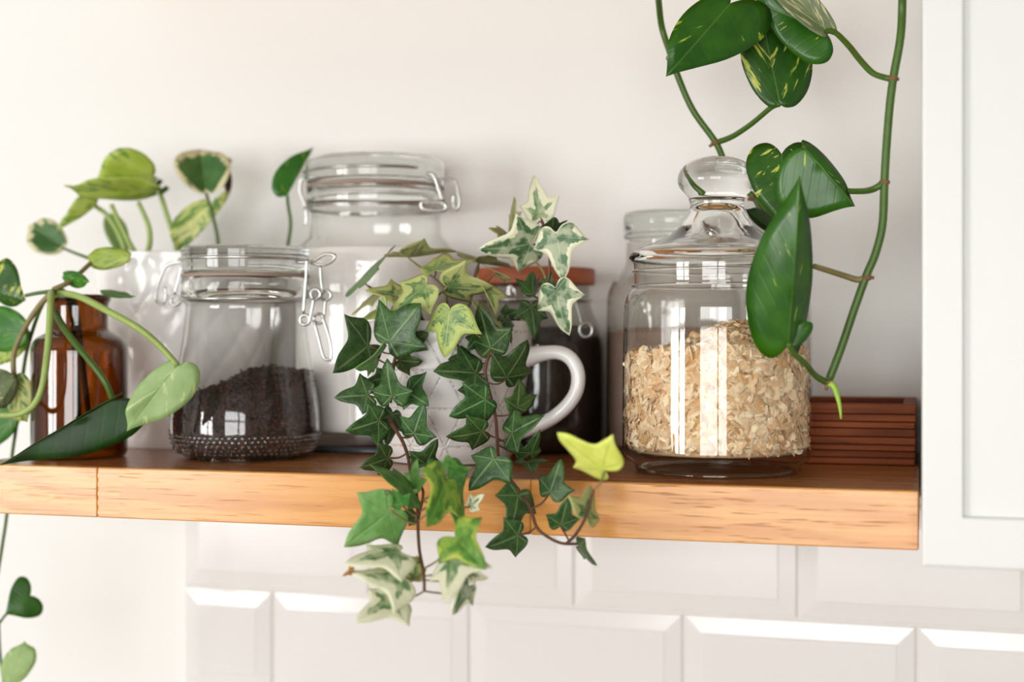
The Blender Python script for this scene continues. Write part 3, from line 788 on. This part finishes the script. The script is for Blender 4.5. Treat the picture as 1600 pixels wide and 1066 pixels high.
MB().lathe(c, smooth_prof(pB([(0, 698), (105, 699), (122, 694), (126, 684), (127, 660), (127, 560), (127, 430), (126, 408), (121, 392), (113, 381), (106, 373), (103, 366), (101, 350), (101, 338), (105, 333), (106, 326)]), 3), 80).build('body', M['glass'], jar)
MB().lathe(c, pB([(106, 326), (108, 322), (108, 300), (105, 297), (98, 297), (97, 324), (106, 326)]), 80).build('mouth_ring', M['thick'], jar)
MB().lathe(c, pB([(107, 296.5), (108, 293), (106, 291), (94, 291), (94, 296.5), (107, 296.5)]), 64).build('rubber_seal', M['rubber'], jar)
MB().lathe(c, smooth_prof(pB([(0, 286), (80, 288), (98, 290.5), (107, 289), (109, 280), (109, 268), (107, 257), (98, 250), (80, 246), (45, 244), (0, 243.5)]), 2), 80).build('lid', M['thick_green'], jar)
MB().tube(torus_pts(c, 110/kB, zpx(BX, BY, 327)), .0013, 8, True, smooth=0).build('wire_band', M['steel'], jar)
MB().tube(torus_pts(c, 111.5/kB, zpx(BX, BY, 272), PI - .25, 2*PI - .6), .0013, 8, smooth=0).build('lid_wire', M['steel'], jar)
cl = MB()
yb = BY - .045
cl.tube(PX([(668, 271), (677, 273.5), (682, 284), (692.5, 315)], yb), .0019, 8)
cl.tube(PX([(688, 281), (703, 279.5), (712, 284), (716, 300), (718, 316), (713, 327), (708.5, 318), (708.5, 305)], yb + .02), .0015, 8)
cl.tube(PX([(659, 317), (675, 316), (692, 318), (697, 323), (692, 329), (676, 329), (661, 326)], yb), .0018, 8, True)
cl.build('clasp', M['steel'], jar)
hg = MB(); hg.tube(PX([(476, 279), (470, 281), (469, 300), (476, 318), (479, 340), (477, 352)], BY - .02), .0016, 8); hg.build('hinge_wire', M['steel'], jar)
fl = MB().lathe(c, pB([(0, 672), (100, 672), (118, 668), (123.5, 658), (124, 560), (124, 430), (122, 410), (114, 392), (60, 388), (0, 387)]), 72)
tag(fl.build('flour', M['flour'], None, (c[0], c[1], zc0), angle=40), 'white flour filling the tall clip-top jar', 'flour', kind='stuff')
# ---------- jar with a wooden lid
WX, WY = 836, 1.266
c = centre(WX, WY); kW = ppm(WX, WY)
jar = thing('storage_jar', (c[0], c[1], SHELF_Z), 'dark-filled glass jar with a flat reddish wooden lid behind the mug', 'jar')
MB().lathe(c, smooth_prof(prof(WX, WY, [(0, 703), (92, 703), (104, 698), (108, 688), (108.5, 640), (108.5, 560), (107, 530), (101, 510), (93, 494), (87, 478), (85, 460), (86, 447)]), 3), 72).build('body', M['glass_grey'], jar)
MB().lathe(c, prof(WX, WY, [(0, 446), (92, 446), (94, 444), (94, 423), (92, 420.5), (0, 420)]), 72).build('lid', M['lidwood'], jar, angle=40)
MB().tube(torus_pts(c, 88/kW, zpx(WX, WY, 470)), .0012, 8, True, smooth=0).build('wire_band', M['steel'], jar)
cl = MB(); yw = WY - .05
cl.tube(PX([(915 + 10*math.cos(q*PI/6), 516 + 11*math.sin(q*PI/6)) for q in range(12)], yw), .0016, 8, True)
cl.tube(PX([(898, 470), (904, 488), (908, 506)], yw), .0014, 8)
cl.build('clasp', M['steel'], jar)
bt = prof(WX, WY, [(92, 699), (103, 694), (104.5, 640), (104.5, 560), (104, 530)])
bm_ = heap(c, bt, lambda x, y: zpx(WX, WY, 512) + .004*noise.noise(Vector((x*80, y*80, 7))))
rnd = random.Random(21)
for i in range(900):
    t = rnd.uniform(-PI, 0); x, y = math.cos(t), math.sin(t); z = rnd.uniform(bt[0][1] + .006, bt[-1][1] + .006)
    p = Vector((c[0] + x*(104/kW - .003), c[1] + y*(104/kW - .003), z)); bm_.ball(p, .0034, 1, .7, rnd.uniform(.7, 1.2), 6, 4)
tag(bm_.build('coffee_beans', M['beans'], None, (c[0], c[1], bt[0][1])), 'dark roast beans filling the wooden-lidded jar', 'beans', kind='stuff')
# ---------- greyish screw-top jar behind the oats
GX, GY = 1052, 1.264
c = centre(GX, GY); kG = ppm(GX, GY)
jar = thing('screw_top_jar', (c[0], c[1], SHELF_Z), 'greyish glass jar with a ridged glass lid half hidden by the oats canister', 'jar')
MB().lathe(c, smooth_prof(prof(GX, GY, [(0, 703), (88, 703), (100, 698), (104, 688), (104, 560), (104, 476), (101, 456), (92, 436), (80, 422), (74, 410), (73, 392), (73, 378)]), 3), 72).build('body', M['glass_grey'], jar)
lp = [(0, 372), (68, 374), (74, 376), (77, 371), (77, 367), (74, 364.5), (77, 361), (77, 340), (75, 334), (70, 332), (30, 333), (0, 333)]
MB().lathe(c, prof(GX, GY, lp), 72).build('lid', M['thick_green'], jar)
gp = MB().lathe(c, prof(GX, GY, [(0, 699), (90, 698), (99, 692), (100, 640), (100, 560), (100, 520), (60, 512), (0, 510)]), 64, lambda t, z, r: .0008*math.sin(t*23 + z*400))
tag(gp.build('rosy_grain', M['pinkgrain'], None, (c[0], c[1], SHELF_Z + .003), angle=50), 'rosy grain inside the greyish screw-top jar', 'grain', kind='stuff')
# ---------- dark wooden tray against the wall
ty0 = -(D - 1.187)
tray = thing('wooden_tray', (-.078, ty0 + .06, SHELF_Z), 'dark stained wooden tray with grooved sides beside the white cabinet', 'tray')
th = .0492
lv = [(.0, .0052, .003), (.0058, .0108, .0012), (.0114, .0160, .0022), (.0166, .0222, .0008), (.0228, .0290, .0016), (.0296, .0345, .0030), (.0352, .0408, .0006), (.0414, .0492, .0)]
for z0, z1, ins in lv:
    m = MB()
    y0 = ty0 + ins; y1 = -.004 - ins; x0 = -.152 + ins; x1 = -.003 - ins*.3; w = .010 - ins
    m.box(x0, x1, y0, y0 + w, SHELF_Z + z0 + .0004, SHELF_Z + z1 + .0006, .0006); m.box(x0, x1, y1 - w, y1, SHELF_Z + z0 + .0004, SHELF_Z + z1 + .0006, .0006)
    m.box(x0, x0 + w, y0 + w, y1 - w, SHELF_Z + z0 + .0004, SHELF_Z + z1 + .0006, .0006); m.box(x1 - w, x1, y0 + w, y1 - w, SHELF_Z + z0 + .0004, SHELF_Z + z1 + .0006, .0006)
    m.build('slat', M['darkwood'], tray, (-.1, ty0, SHELF_Z + z0), smooth=False)
MB().box(-.149, -.004, ty0 + .006, -.010, SHELF_Z + .0008, SHELF_Z + .0050).build('bottom_board', M['darkwood'], tray, smooth=False)
MB().box(-.143, -.012, ty0 + .0095, ty0 + .0105, SHELF_Z + .004, SHELF_Z + .046).build('inner_lining', M['darkwood'], tray, smooth=False)
# ================================================================== MUG
MX, MY = 703, 1.138
c = centre(MX, MY); kM = ppm(MX, MY); cM = c
mug = thing('mug', (c[0], c[1], SHELF_Z), 'large white mug with incised triangle lines, holding the trailing ivy', 'mug')
zt = zpx(MX, MY, 503)
mo = [(0, SHELF_Z + .0004), (86/kM, SHELF_Z + .0004), (95/kM, SHELF_Z + .003), (101/kM, SHELF_Z + .010), (109/kM, SHELF_Z + .03), (118/kM, SHELF_Z + .06), (126/kM, SHELF_Z + .09), (130/kM, zt - .003), (129.5/kM, zt), (127/kM, zt + .0004), (124.5/kM, zt - .002), (121/kM, SHELF_Z + .09), (113/kM, SHELF_Z + .06)]
MB().lathe(c, smooth_prof(mo, 3), 96).build('body', M['mug'], mug)
MB().lathe(c, [(0, SHELF_Z + .092), (120.5/kM, SHELF_Z + .092)], 40).build('soil', M['soil'], mug)
hp = [(816, 560), (845, 553), (872, 551), (892, 561), (903, 583), (901, 610), (888, 632), (868, 650), (846, 662), (806, 676)]
hm = MB()
P = spline(PX([(x, y, MY - .004 - .012*math.sin(PI*i/9)) for i, (x, y) in enumerate(hp)], MY), 5)
n = len(P); sg = 14
for i in range(n):
    t = (P[min(i+1, n-1)] - P[max(i-1, 0)]).normalized(); side = t.cross(FWD).normalized(); w = side.cross(t)
    k = i/(n-1); flare = 1 + .55*math.exp(-(k/.10)**2) + .25*math.exp(-((1-k)/.10)**2)
    for j in range(sg):
        q = 2*PI*j/sg
        hm.v.append(P[i] + side*math.cos(q)*.0058*flare + w*math.sin(q)*.0085*flare)
for i in range(n - 1):
    for j in range(sg):
        k = (j + 1) % sg; hm.f.append((i*sg + j, i*sg + k, (i+1)*sg + k, (i+1)*sg + j))
hm.f.append(tuple(range(sg))); hm.f.append(tuple((n-1)*sg + j for j in range(sg))[::-1])
hm.build('handle', M['porcelain'], mug)
# ================================================================== IVY
ivy = thing('ivy_plant', (cM[0], cM[1], SHELF_Z + .092), 'variegated trailing ivy spilling out of the white mug over the shelf edge', 'plant')
STEMS = [
 ('stem_red', .0016, [(660,500,1.15),(645,475,1.10),(622,540,1.078),(607,620,1.068),(606,645,1.066),(612,662,1.06),(628,688,1.045),(637,712,1.02),(641,735,.988),(650,765,.955),(652,800,.93),(655,857,.905),(662,895,.89),(663,924,.885)]),
 ('stem_red', .0012, [(641,738,.985),(658,760,.955),(661,775,.945),(656,800,.93),(653,820,.92)]),
 ('stem_red', .0015, [(790,520,1.16),(782,528,1.10),(768,549,1.08),(758,577,1.075),(764,610,1.075),(774,650,1.07),(777,690,1.055),(779,714,1.03),(792,742,.985),(812,768,.972),(829,795,.965),(838,823,.96),(854,838,.955),(877,849,.95),(902,850,.95)]),
 ('stem_red', .0012, [(886,849,.95),(899,836,.94),(912,815,.93),(921,790,.92),(928,765,.91)]),
 ('stem_red', .0013, [(846,345,1.13),(858,372,1.125),(859,398,1.12),(856,440,1.12),(836,478,1.13),(812,498,1.14),(790,522,1.16)]),
 ('stem_olive', .0012, [(826,400,1.13),(846,420,1.125),(856,445,1.122)]),
 ('stem_olive', .0012, [(700,520,1.16),(698,470,1.13),(690,445,1.13),(640,405,1.12)]),
 ('stem_olive', .0012, [(720,520,1.16),(735,470,1.14),(742,430,1.15),(748,410,1.17)]),
 ('stem_red', .0012, [(680,520,1.15),(650,490,1.10),(610,468,1.10),(575,447,1.10)]),
]
stem_pts = []
def nearer(d): return d - .020*max(0, min(1, (d - .97)/.08))     # keeps the strands clear of the mug
for mname, r, pts in STEMS:
    P = PX([(x, y, nearer(d)) for x, y, d in pts], 1); MB().tube(P, r, 8, taper=.7, smooth=5).build('stem', M[mname], ivy)
    stem_pts += spline(P, 6)
IVY = [  # style, base, tip, lobe, lobe, yd, extra
 ('g',(567,441),(617,381),(543,447),(589,417),1.10,{'sign':-1}),
 ('u',(638,402),(718,394),(613,398),(664,377),1.13,{'sign':-1}),
 ('s',(681,422),(690,394),(652,415),(741,402),1.11,{'sign':-1}),
 ('u',(748,412),(800,418),(716,389),(778,392),1.14,{'sign':-1}),
 ('l',(665,446),(608,493),(622,438),(671,489),1.085,{}),
 ('l',(620,462),(571,453),(612,433),(615,476),1.10,{}),
 ('u',(588,459),(549,492),(564,470),(580,477),1.12,{}),
 ('s',(598,482),(556,503),(574,486),(590,503),1.105,{}),
 ('l',(698,449),(772,451),(727,410),(738,478),1.085,{}),
 ('s',(703,483),(693,559),(660,516),(751,522),1.065,{}),
 ('l',(775,424),(800,437),(752,416),(790,446),1.13,{}),
 ('l',(757,452),(776,491),(750,433),(796,462),1.10,{}),
 ('u',(748,476),(788,514),(752,490),(780,488),1.09,{}),
 ('d',(607,537),(657,474),(589,467),(665,543),1.062,{}),
 ('d',(577,539),(521,583),(541,490),(586,582),1.068,{}),
 ('f',(588,560),(557,578),(603,536),(577,592),1.055,{}),
 ('s',(596,500),(600,462),(585,478),(612,486),1.09,{}),
 ('o',(622,563),(660,566),(640,545),(640,590),1.078,{}),
 ('o',(640,540),(668,520),(640,505),(668,548),1.085,{}),
 ('d',(576,618),(522,621),(562,582),(567,648),1.06,{}),
 ('d',(612,622),(603,561),(576,612),(644,612),1.052,{}),
 ('d',(594,657),(540,674),(575,630),(592,700),1.05,{}),
 ('d',(646,680),(662,631),(622,651),(681,684),1.055,{}),
 ('d',(636,612),(669,634),(665,580),(628,640),1.066,{}),
 ('d',(607,716),(563,731),(592,692),(594,752),1.02,{}),
 ('d',(664,728),(685,687),(639,706),(688,722),1.03,{}),
 ('d',(614,645),(605,697),(586,660),(634,676),1.068,{}),
 ('d',(600,590),(566,600),(590,575),(590,620),1.075,{}),
 ('d',(768,547),(747,476),(724,528),(798,513),1.078,{}),
 ('d',(746,584),(678,579),(716,535),(742,612),1.066,{}),
 ('d',(790,593),(827,533),(769,552),(837,582),1.066,{}),
 ('d',(761,623),(702,652),(723,600),(757,669),1.056,{}),
 ('o',(808,640),(812,592),(789,624),(842,618),1.072,{}),
 ('d',(798,678),(850,649),(802,636),(806,706),1.056,{}),
 ('d',(756,674),(697,685),(729,651),(738,707),1.048,{}),
 ('d',(773,715),(731,767),(734,711),(799,758),.978,{}),
 ('d',(823,722),(831,737),(803,720),(860,716),1.045,{}),
 ('d',(829,710),(845,672),(803,707),(848,706),1.065,{}),
 ('d',(818,698),(812,722),(796,700),(838,702),1.07,{}),
 ('d',(730,560),(700,562),(722,540),(718,584),1.085,{}),
 ('d',(742,605),(730,642),(716,610),(752,632),1.078,{}),
 ('d',(790,500),(800,536),(776,508),(806,508),1.10,{}),
 ('d',(752,520),(730,548),(736,510),(762,548),1.09,{}),
 ('d',(810,771),(798,834),(776,774),(841,803),.965,{}),
 ('d',(859,771),(877,717),(839,744),(896,766),.962,{}),
 ('d',(876,822),(888,778),(854,806),(908,811),.948,{}),
 ('d',(812,836),(759,857),(788,810),(807,874),.955,{}),
 ('o',(904,856),(931,886),(912,842),(911,876),.95,{}),
 ('y',(945,735),(869,679),(955,685),(892,738),.90,{'bend':.14}),
 ('l',(917,807),(926,758),(891,773),(941,812),.93,{'sign':-1}),
 ('w',(735,792),(756,772),(733,770),(748,797),.95,{}),
 ('w',(844,338),(832,274),(808,322),(872,306),1.13,{'sign':-1}),
 ('c',(833,381),(748,392),(807,336),(811,429),1.115,{}),
 ('c',(869,366),(880,440),(832,390),(920,374),1.10,{}),
 ('c',(868,451),(887,525),(835,486),(911,461),1.10,{}),
 ('d',(861,362),(866,341),(831,357),(888,347),1.125,{}),
 ('u',(790,366),(763,356),(776,350),(778,371),1.15,{}),
 ('u',(798,357),(803,307),(793,335),(813,330),1.15,{'sign':-1}),
 ('d',(833,462),(833,425),(806,434),(846,430),1.125,{}),
 ('d',(856,453),(861,425),(842,434),(868,440),1.12,{}),
 ('d',(830,477),(837,531),(807,495),(860,497),1.105,{}),
 ('d',(788,494),(812,486),(790,474),(806,506),1.13,{}),
 # the near strand that hangs in front of the shelf edge
 ('m',(640,763),(579,725),(618,728),(642,793),.935,{}),
 ('m',(644,763),(650,717),(628,738),(664,750),.945,{}),
 ('f',(610,797),(538,856),(560,773),(624,858),.905,{'bend':.16}),
 ('m',(628,790),(612,765),(604,790),(642,772),.915,{}),
 ('d',(648,810),(625,800),(640,788),(640,822),.955,{}),
 ('w',(622,862),(537,878),(572,846),(628,904),.885,{'bend':.14}),
 ('w',(632,903),(551,895),(588,874),(618,954),.878,{'bend':.14}),
 ('l',(650,905),(652,868),(628,890),(668,890),.895,{}),
 ('w',(610,936),(555,971),(575,918),(641,977),.872,{}),
 ('b',(551,893),(535,901),(546,884),(548,900),.878,{'bend':.02}),
 ('m',(699,750),(726,843),(668,738),(738,734),.92,{'bend':.14}),
 ('n',(696,752),(670,823),(667,729),(728,812),.905,{'bend':.14}),
 ('m',(700,735),(698,712),(684,722),(738,734),.93,{}),
 ('n',(711,840),(757,889),(682,880),(750,806),.88,{'bend':.14}),
 ('w',(706,874),(697,943),(668,905),(767,884),.875,{}),
 ('w',(730,895),(762,905),(738,878),(740,918),.885,{}),
 ('c',(733,916),(707,962),(704,905),(742,948),.885,{}),
]
for st_, b_, t_, l_, r_, yd, ex in IVY:
    o, B = leaf('leaf', ivy, IV[st_], b_, t_, l_, r_, yd=nearer(yd), **ex)
    best = min(stem_pts, key=lambda p: (p - B).length)
    d = (best - B).length
    if d > .002:
        if d > .05: best = B + (best - B)*(.05/d)
        mid = (B + best)/2 + Vector((0, .003, -.12*min(d, .03)))
        petiole(o, B, [mid, best], .0008, M['stem_red'] if st_ in 'dco' else M['stem_olive'])
# water beads lying on the dark leaves
bpy.context.view_layer.update()
deps = bpy.context.evaluated_depsgraph_get()
for x, y, r in ((741,573,.0022),(725,574,.0018),(713,563,.0014),(718,622,.0020),(799,515,.0014),(797,524,.0014),(580,612,.0022),(617,622,.0024),(622,631,.0018),(812,668,.0022),(822,684,.0030),(818,697,.0028),(640,727,.0020),(735,548,.0014),(606,770,.0024)):
    p0 = at_depth(x, y, .4); hit, loc, nrm, idx, ob, mx = S.ray_cast(deps, p0, (p0 - CAM).normalized())
    if not hit: continue
    lf = ob.original
    if lf.parent is not ivy or not lf.name.startswith('leaf'): continue
    if nrm.dot(FWD) > 0: nrm = -nrm
    m = MB().ball((0, 0, 0), r, 1, 1, .55, 12, 8); q = nrm.to_track_quat('Z', 'Y')
    m.v = [q @ v + loc for v in m.v]
    m.build('water_drop', M['thick'], lf, loc)
# ================================================================== POTHOS IN THE WHITE POT
pp = thing('potted_pothos', (cP[0], cP[1], zpx(PXX, PY, 412)), 'lime variegated pothos growing in the white relief pot by the wall', 'plant')
def stems(plant, lst, yd, mat, r, name='stem', taper=.8):
    out = []
    for pts in lst: out.append(MB().tube(PX(pts, yd), r, 8, taper=taper, smooth=5).build(name, M[mat], plant))
    return out
stems(pp, [[(228,404),(234,380),(233,357),(225,335),(216,316)], [(216,404),(205,385),(197,369),(184,342),(174,320)], [(199,404),(190,375),(178,352),(165,334),(150,323)]], 1.20, 'stem_pale', .0028)
stems(pp, [[(280,404),(272,370),(262,340),(252,308),(245,293),(238,285)]], 1.235, 'stem_pale', .0028)
stems(pp, [[(341,404),(340,372),(331,332),(322,302)], [(446,404),(452,370),(454,347),(450,320),(449,305)], [(286,404),(284,395),(284,392)]], 1.235, 'stem_green', .002)
stems(pp, [[(245,288),(252,282)], [(252,300),(262,293)]], 1.235, 'stem_green', .003, 'bud')
for st_, b_, t_, l_, r_, yd, ex in [
 ('l',(240,275),(149,283),(190,229),(205,290),1.21,{'fold':.20,'offs':(.01,.0,.02)}),
 ('l',(240,300),(99,296),(190,284),(170,322),1.19,{'offs':(.02,-.005,.03),'bend':.2}),
 ('l',(150,322),(90,366),(128,312),(112,337),1.19,{'offs':(.01,0,.01),'bend':.25}),
 ('c',(99,386),(44,352),(52,391),(84,344),1.18,{'offs':(.0,.01,.0)}),
 ('p',(192,394),(166,330),(164,365),(196,352),1.21,{'offs':(-.02,.0,.0)}),
 ('c',(322,301),(311,231),(271,256),(359,254),1.225,{'offs':(-.025,.0,.0)}),
 ('h',(329,318),(283,395),(270,345),(350,318),1.235,{'offs':(.0,.0,.0)}),
 ('b',(352,262),(356,308),(349,282),(362,280),1.25,{'offs':(0,0,0)}),
 ('l',(357,256),(358,246),(350,250),(362,252),1.24,{'offs':(0,0,0)}),
 ('k',(449,304),(490,229),(431,266),(469,262),1.225,{'offs':(-.015,.006,.0),'fold':-.15}),
]:
    leaf('leaf', pp, PO[st_], b_, t_, l_, r_, kind='pothos', yd=yd, **ex)
# ================================================================== CUTTINGS IN THE BROWN BOTTLE
pc = thing('pothos_cutting', (cA[0], cA[1], zpx(AX, AY, 470)), 'long looping pothos cuttings standing in the brown glass bottle', 'plant')
MB().tube([Vector((cA[0], cA[1], zpx(AX, AY, 690))), Vector((cA[0] - .004, cA[1], zpx(AX, AY, 560)))] + PX([(112,480,1.075),(92,458,1.06),(80,458,1.045)], 1), .0028, 8, smooth=5).build('stem', M['stem_green'], pc)
MB().tube([Vector((cA[0] + .012, cA[1], zpx(AX, AY, 680))), Vector((cA[0] + .004, cA[1], zpx(AX, AY, 580)))] + PX([(118,480,1.075),(98,455,1.06),(84,452,1.05)], 1), .0024, 8, smooth=5).build('stem', M['stem_green'], pc)
def cut(pts, mat, r, taper=.85): return MB().tube(PX(pts, 1), r, 8, smooth=6, taper=taper).build('stem', M[mat], pc)
cut([(80,458,1.045),(79,475,1.03),(76,530,1.02),(67,600,1.01),(52,634,1.01),(25,648,1.01),(-10,647,1.01),(-40,635,1.02)], 'stem_pale', .0030)
cut([(80,458,1.05),(60,480,1.05),(39,512,1.05),(23,548,1.05),(21,575,1.05),(24,592,1.05)], 'stem_olive', .0026)
cut([(76,460,1.06),(62,485,1.075),(47,530,1.085),(38,570,1.09),(28,650,1.10),(19,712,1.11),(14,770,1.11),(10,810,1.11),(4,850,1.11),(-4,900,1.11)], 'stem_green', .0018)
cut([(84,452,1.05),(110,440,1.06),(128,424,1.08),(150,404,1.10),(168,394,1.12)], 'stem_olive', .0022)
cut([(84,455,1.05),(60,458,1.05),(40,462,1.05)], 'stem_green', .0018)
cut([(140,404,1.13),(118,396,1.15),(99,388,1.17)], 'stem_green', .0016)
CUT = [
 ('p',(277,571),(198,674),(213,606),(299,622),1.02,{'offs':(.0,.0,.004),'bend':.12},[(250,541,1.02),(215,512,1.015),(168,486,1.02),(125,464,1.035),(98,459,1.05),(84,460,1.055)],.0026),
 ('d',(176,625),(0,727),(128,652),(196,690),1.015,{'offs':(.012,.0,.014),'bend':.05,'fold':-.05},[(165,598,1.01),(145,570,1.01),(120,540,1.015),(98,510,1.03),(86,488,1.045)],.0024),
 ('v',(-8,452),(39,470),(12,404),(8,478),1.06,{'offs':(.01,0,0)},None,0),
 ('k',(40,520),(-40,515),(2,478),(4,550),1.07,{'offs':(0,0,0)},None,0),
 ('l',(30,515),(-10,575),(-10,530),(40,545),1.08,{'offs':(0,0,0)},None,0),
 ('u',(24,592),(-6,640),(-30,585),(20,625),1.04,{'offs':(.01,0,0)},None,0),
 ('h',(24,592),(42,660),(12,640),(50,606),1.05,{'offs':(0,0,0)},None,0),
 ('k',(20,640),(-6,700),(-30,660),(28,664),1.09,{'offs':(0,0,0)},None,0),
 ('l',(203,401),(135,400),(168,386),(158,422),1.10,{'offs':(0,0,0)},None,0),
 ('k',(100,430),(140,440),(118,424),(116,450),1.06,{'offs':(.01,0,0)},None,0),
 ('k',(160,456),(212,463),(180,452),(184,463),1.06,{'offs':(.0,-.01,.01)},None,0),
 # leaves of the vine that hangs past the end of the shelf
 ('g',(47,931),(8,960),(28,903),(62,962),1.12,{'offs':(.01,0,0),'bend':.15},None,0),
 ('p',(17,1068),(38,1003),(3,1034),(55,1034),1.12,{'offs':(0,0,0)},None,0),
]
for st_, b_, t_, l_, r_, yd, ex, pet, pr in CUT:
    o, B = leaf('leaf', pc, PO[st_], b_, t_, l_, r_, kind='pothos', yd=yd, **ex)
    if pet: petiole(o, B, PX(pet, 1), pr, M['stem_pale'] if st_ == 'p' else M['stem_green'], taper=1.3)
cut([(-4,900,1.11),(-8,940,1.115),(-2,972,1.12),(9,961,1.122),(30,945,1.125),(47,931,1.125)], 'stem_green', .0014)
cut([(-2,972,1.12),(0,1020,1.12),(8,1075,1.12),(17,1068,1.12)], 'stem_green', .0014)
# ================================================================== POTHOS HANGING FROM ABOVE
hg = thing('hanging_pothos', tuple(at(1330, -200, 1.08)), 'dark green pothos vines hanging from above in front of the oats canister', 'plant')
def U(x, y, dz=.0432): return Vector((x, y, UZ + dz))
def hang(pts, mat, r, name='stem', taper=1.0): return MB().tube([p if isinstance(p, Vector) else at(*p) for p in pts], r, 9, smooth=6, taper=taper).build(name, M[mat], hg)
hang([(U(-.26, -.28)), (U(-.255, -.326)), (U(-.252, -.340, -.02)), (1022,-60,1.06), (1026,-30,1.10),(1029,0,1.135),(1034,42,1.16),(1046,80,1.16),(1058,116,1.16),(1082,171,1.165),(1118,222,1.17),(1134,256,1.175),(1160,292,1.18),(1178,308,1.18),(1190,330,1.18)], 'stem_green', .0027)
hang([(U(-.012, -.28)), (U(-.008, -.326)), (U(-.006, -.340, -.03)), (1411,-80,1.005),(1410,0,1.03),(1407,58,1.03),(1396,121,1.03),(1390,168,1.03),(1385,230,1.03),(1382,283,1.03),(1379,350,1.03),(1368,396,1.03),(1354,430,1.03),(1336,480,1.03),(1314,545,1.03),(1296,592,1.03)], 'stem_green', .0029)
hang([(1293,598,1.03),(1303,604,1.028),(1310,625,1.026),(1313,642,1.025),(1314,655,1.025)], 'shoot', .0028, 'shoot', .2)
def nodes(lst):
    for x, y, yd, dx, dy in lst:
        m = MB(); p = at(x, y, yd)
        m.ball(p, .0036, 1.1, 1.0, .7, 10, 6); q = at(x + dx, y + dy, yd); m.tube([p, (p + q)/2, q], .0016, 6, smooth=2, taper=.7)
        m.build('node', M['node'], hg, p)
nodes([(1048,90,1.16,-7,3),(1118,223,1.17,-10,6),(1395,123,1.03,10,1),(1382,285,1.03,8,-1),(1354,434,1.03,12,0),(1294,598,1.03,-4,12),(1176,310,1.18,-8,2)])
HANG = [
 ('g',(1141,5),(1041,119),(1069,20),(1197,55),1.09,{'offs':(.015,.0,.008),'bend':.14},None),
 ('v',(1218,163),(1190,26),(1160,90),(1271,85),1.12,{'offs':(-.01,.0,.0),'fold':-.12},[(1205,168,1.125),(1175,193,1.14),(1145,213,1.16),(1122,222,1.17)]),
 ('u',(1291,49),(1188,-66),(1274,-8),(1218,4),1.10,{'offs':(-.01,.0,.006),'bend':.05},[(1304,50,1.09),(1325,70,1.07),(1345,95,1.05),(1365,115,1.04),(1390,123,1.03)]),
 ('g',(1290,50),(1180,2),(1240,-36),(1258,96),1.112,{'offs':(-.01,.0,.0),'bend':.05},None),
 ('v',(1221,241),(1224,358),(1166,258),(1284,256),1.06,{'offs':(.015,.0,-.004),'bend':.16},None),
 ('g',(1256,230),(1337,322),(1224,326),(1300,250),1.05,{'offs':(.004,.0,.0),'fold':-.10,'bend':.14},[(1266,245,1.075),(1285,285,1.075),(1310,297,1.07),(1345,299,1.05),(1366,295,1.03),(1382,284,1.03)]),
 ('g',(1232,536),(1252,276),(1170,462),(1273,452),.985,{'offs':(.03,.0,.0),'bend':.12,'fold':-.08},[(1240,552,.99),(1258,568,1.0),(1275,588,1.02),(1293,598,1.03)]),
 ('g',(1244,540),(1258,500),(1232,520),(1270,515),.99,{'offs':(.0,.0,.0)},None),
 ('d',(1220,370),(1165,327),(1199,333),(1186,354),1.16,{'offs':(.01,0,0)},[(1214,352,1.165),(1195,325,1.175),(1180,311,1.18)]),
]
for st_, b_, t_, l_, r_, yd, ex, pet in HANG:
    o, B = leaf('leaf', hg, PO[st_], b_, t_, l_, r_, kind='pothos', yd=yd, **ex)
    if pet: petiole(o, B, PX(pet, 1), .0021, M['stem_green'], taper=1.15)
hang([(1272,416,1.01),(1298,424,1.02),(1323,432,1.03),(1340,437,1.03),(1354,434,1.03)], 'stem_olive', .002, 'bare_petiole', 1.2)
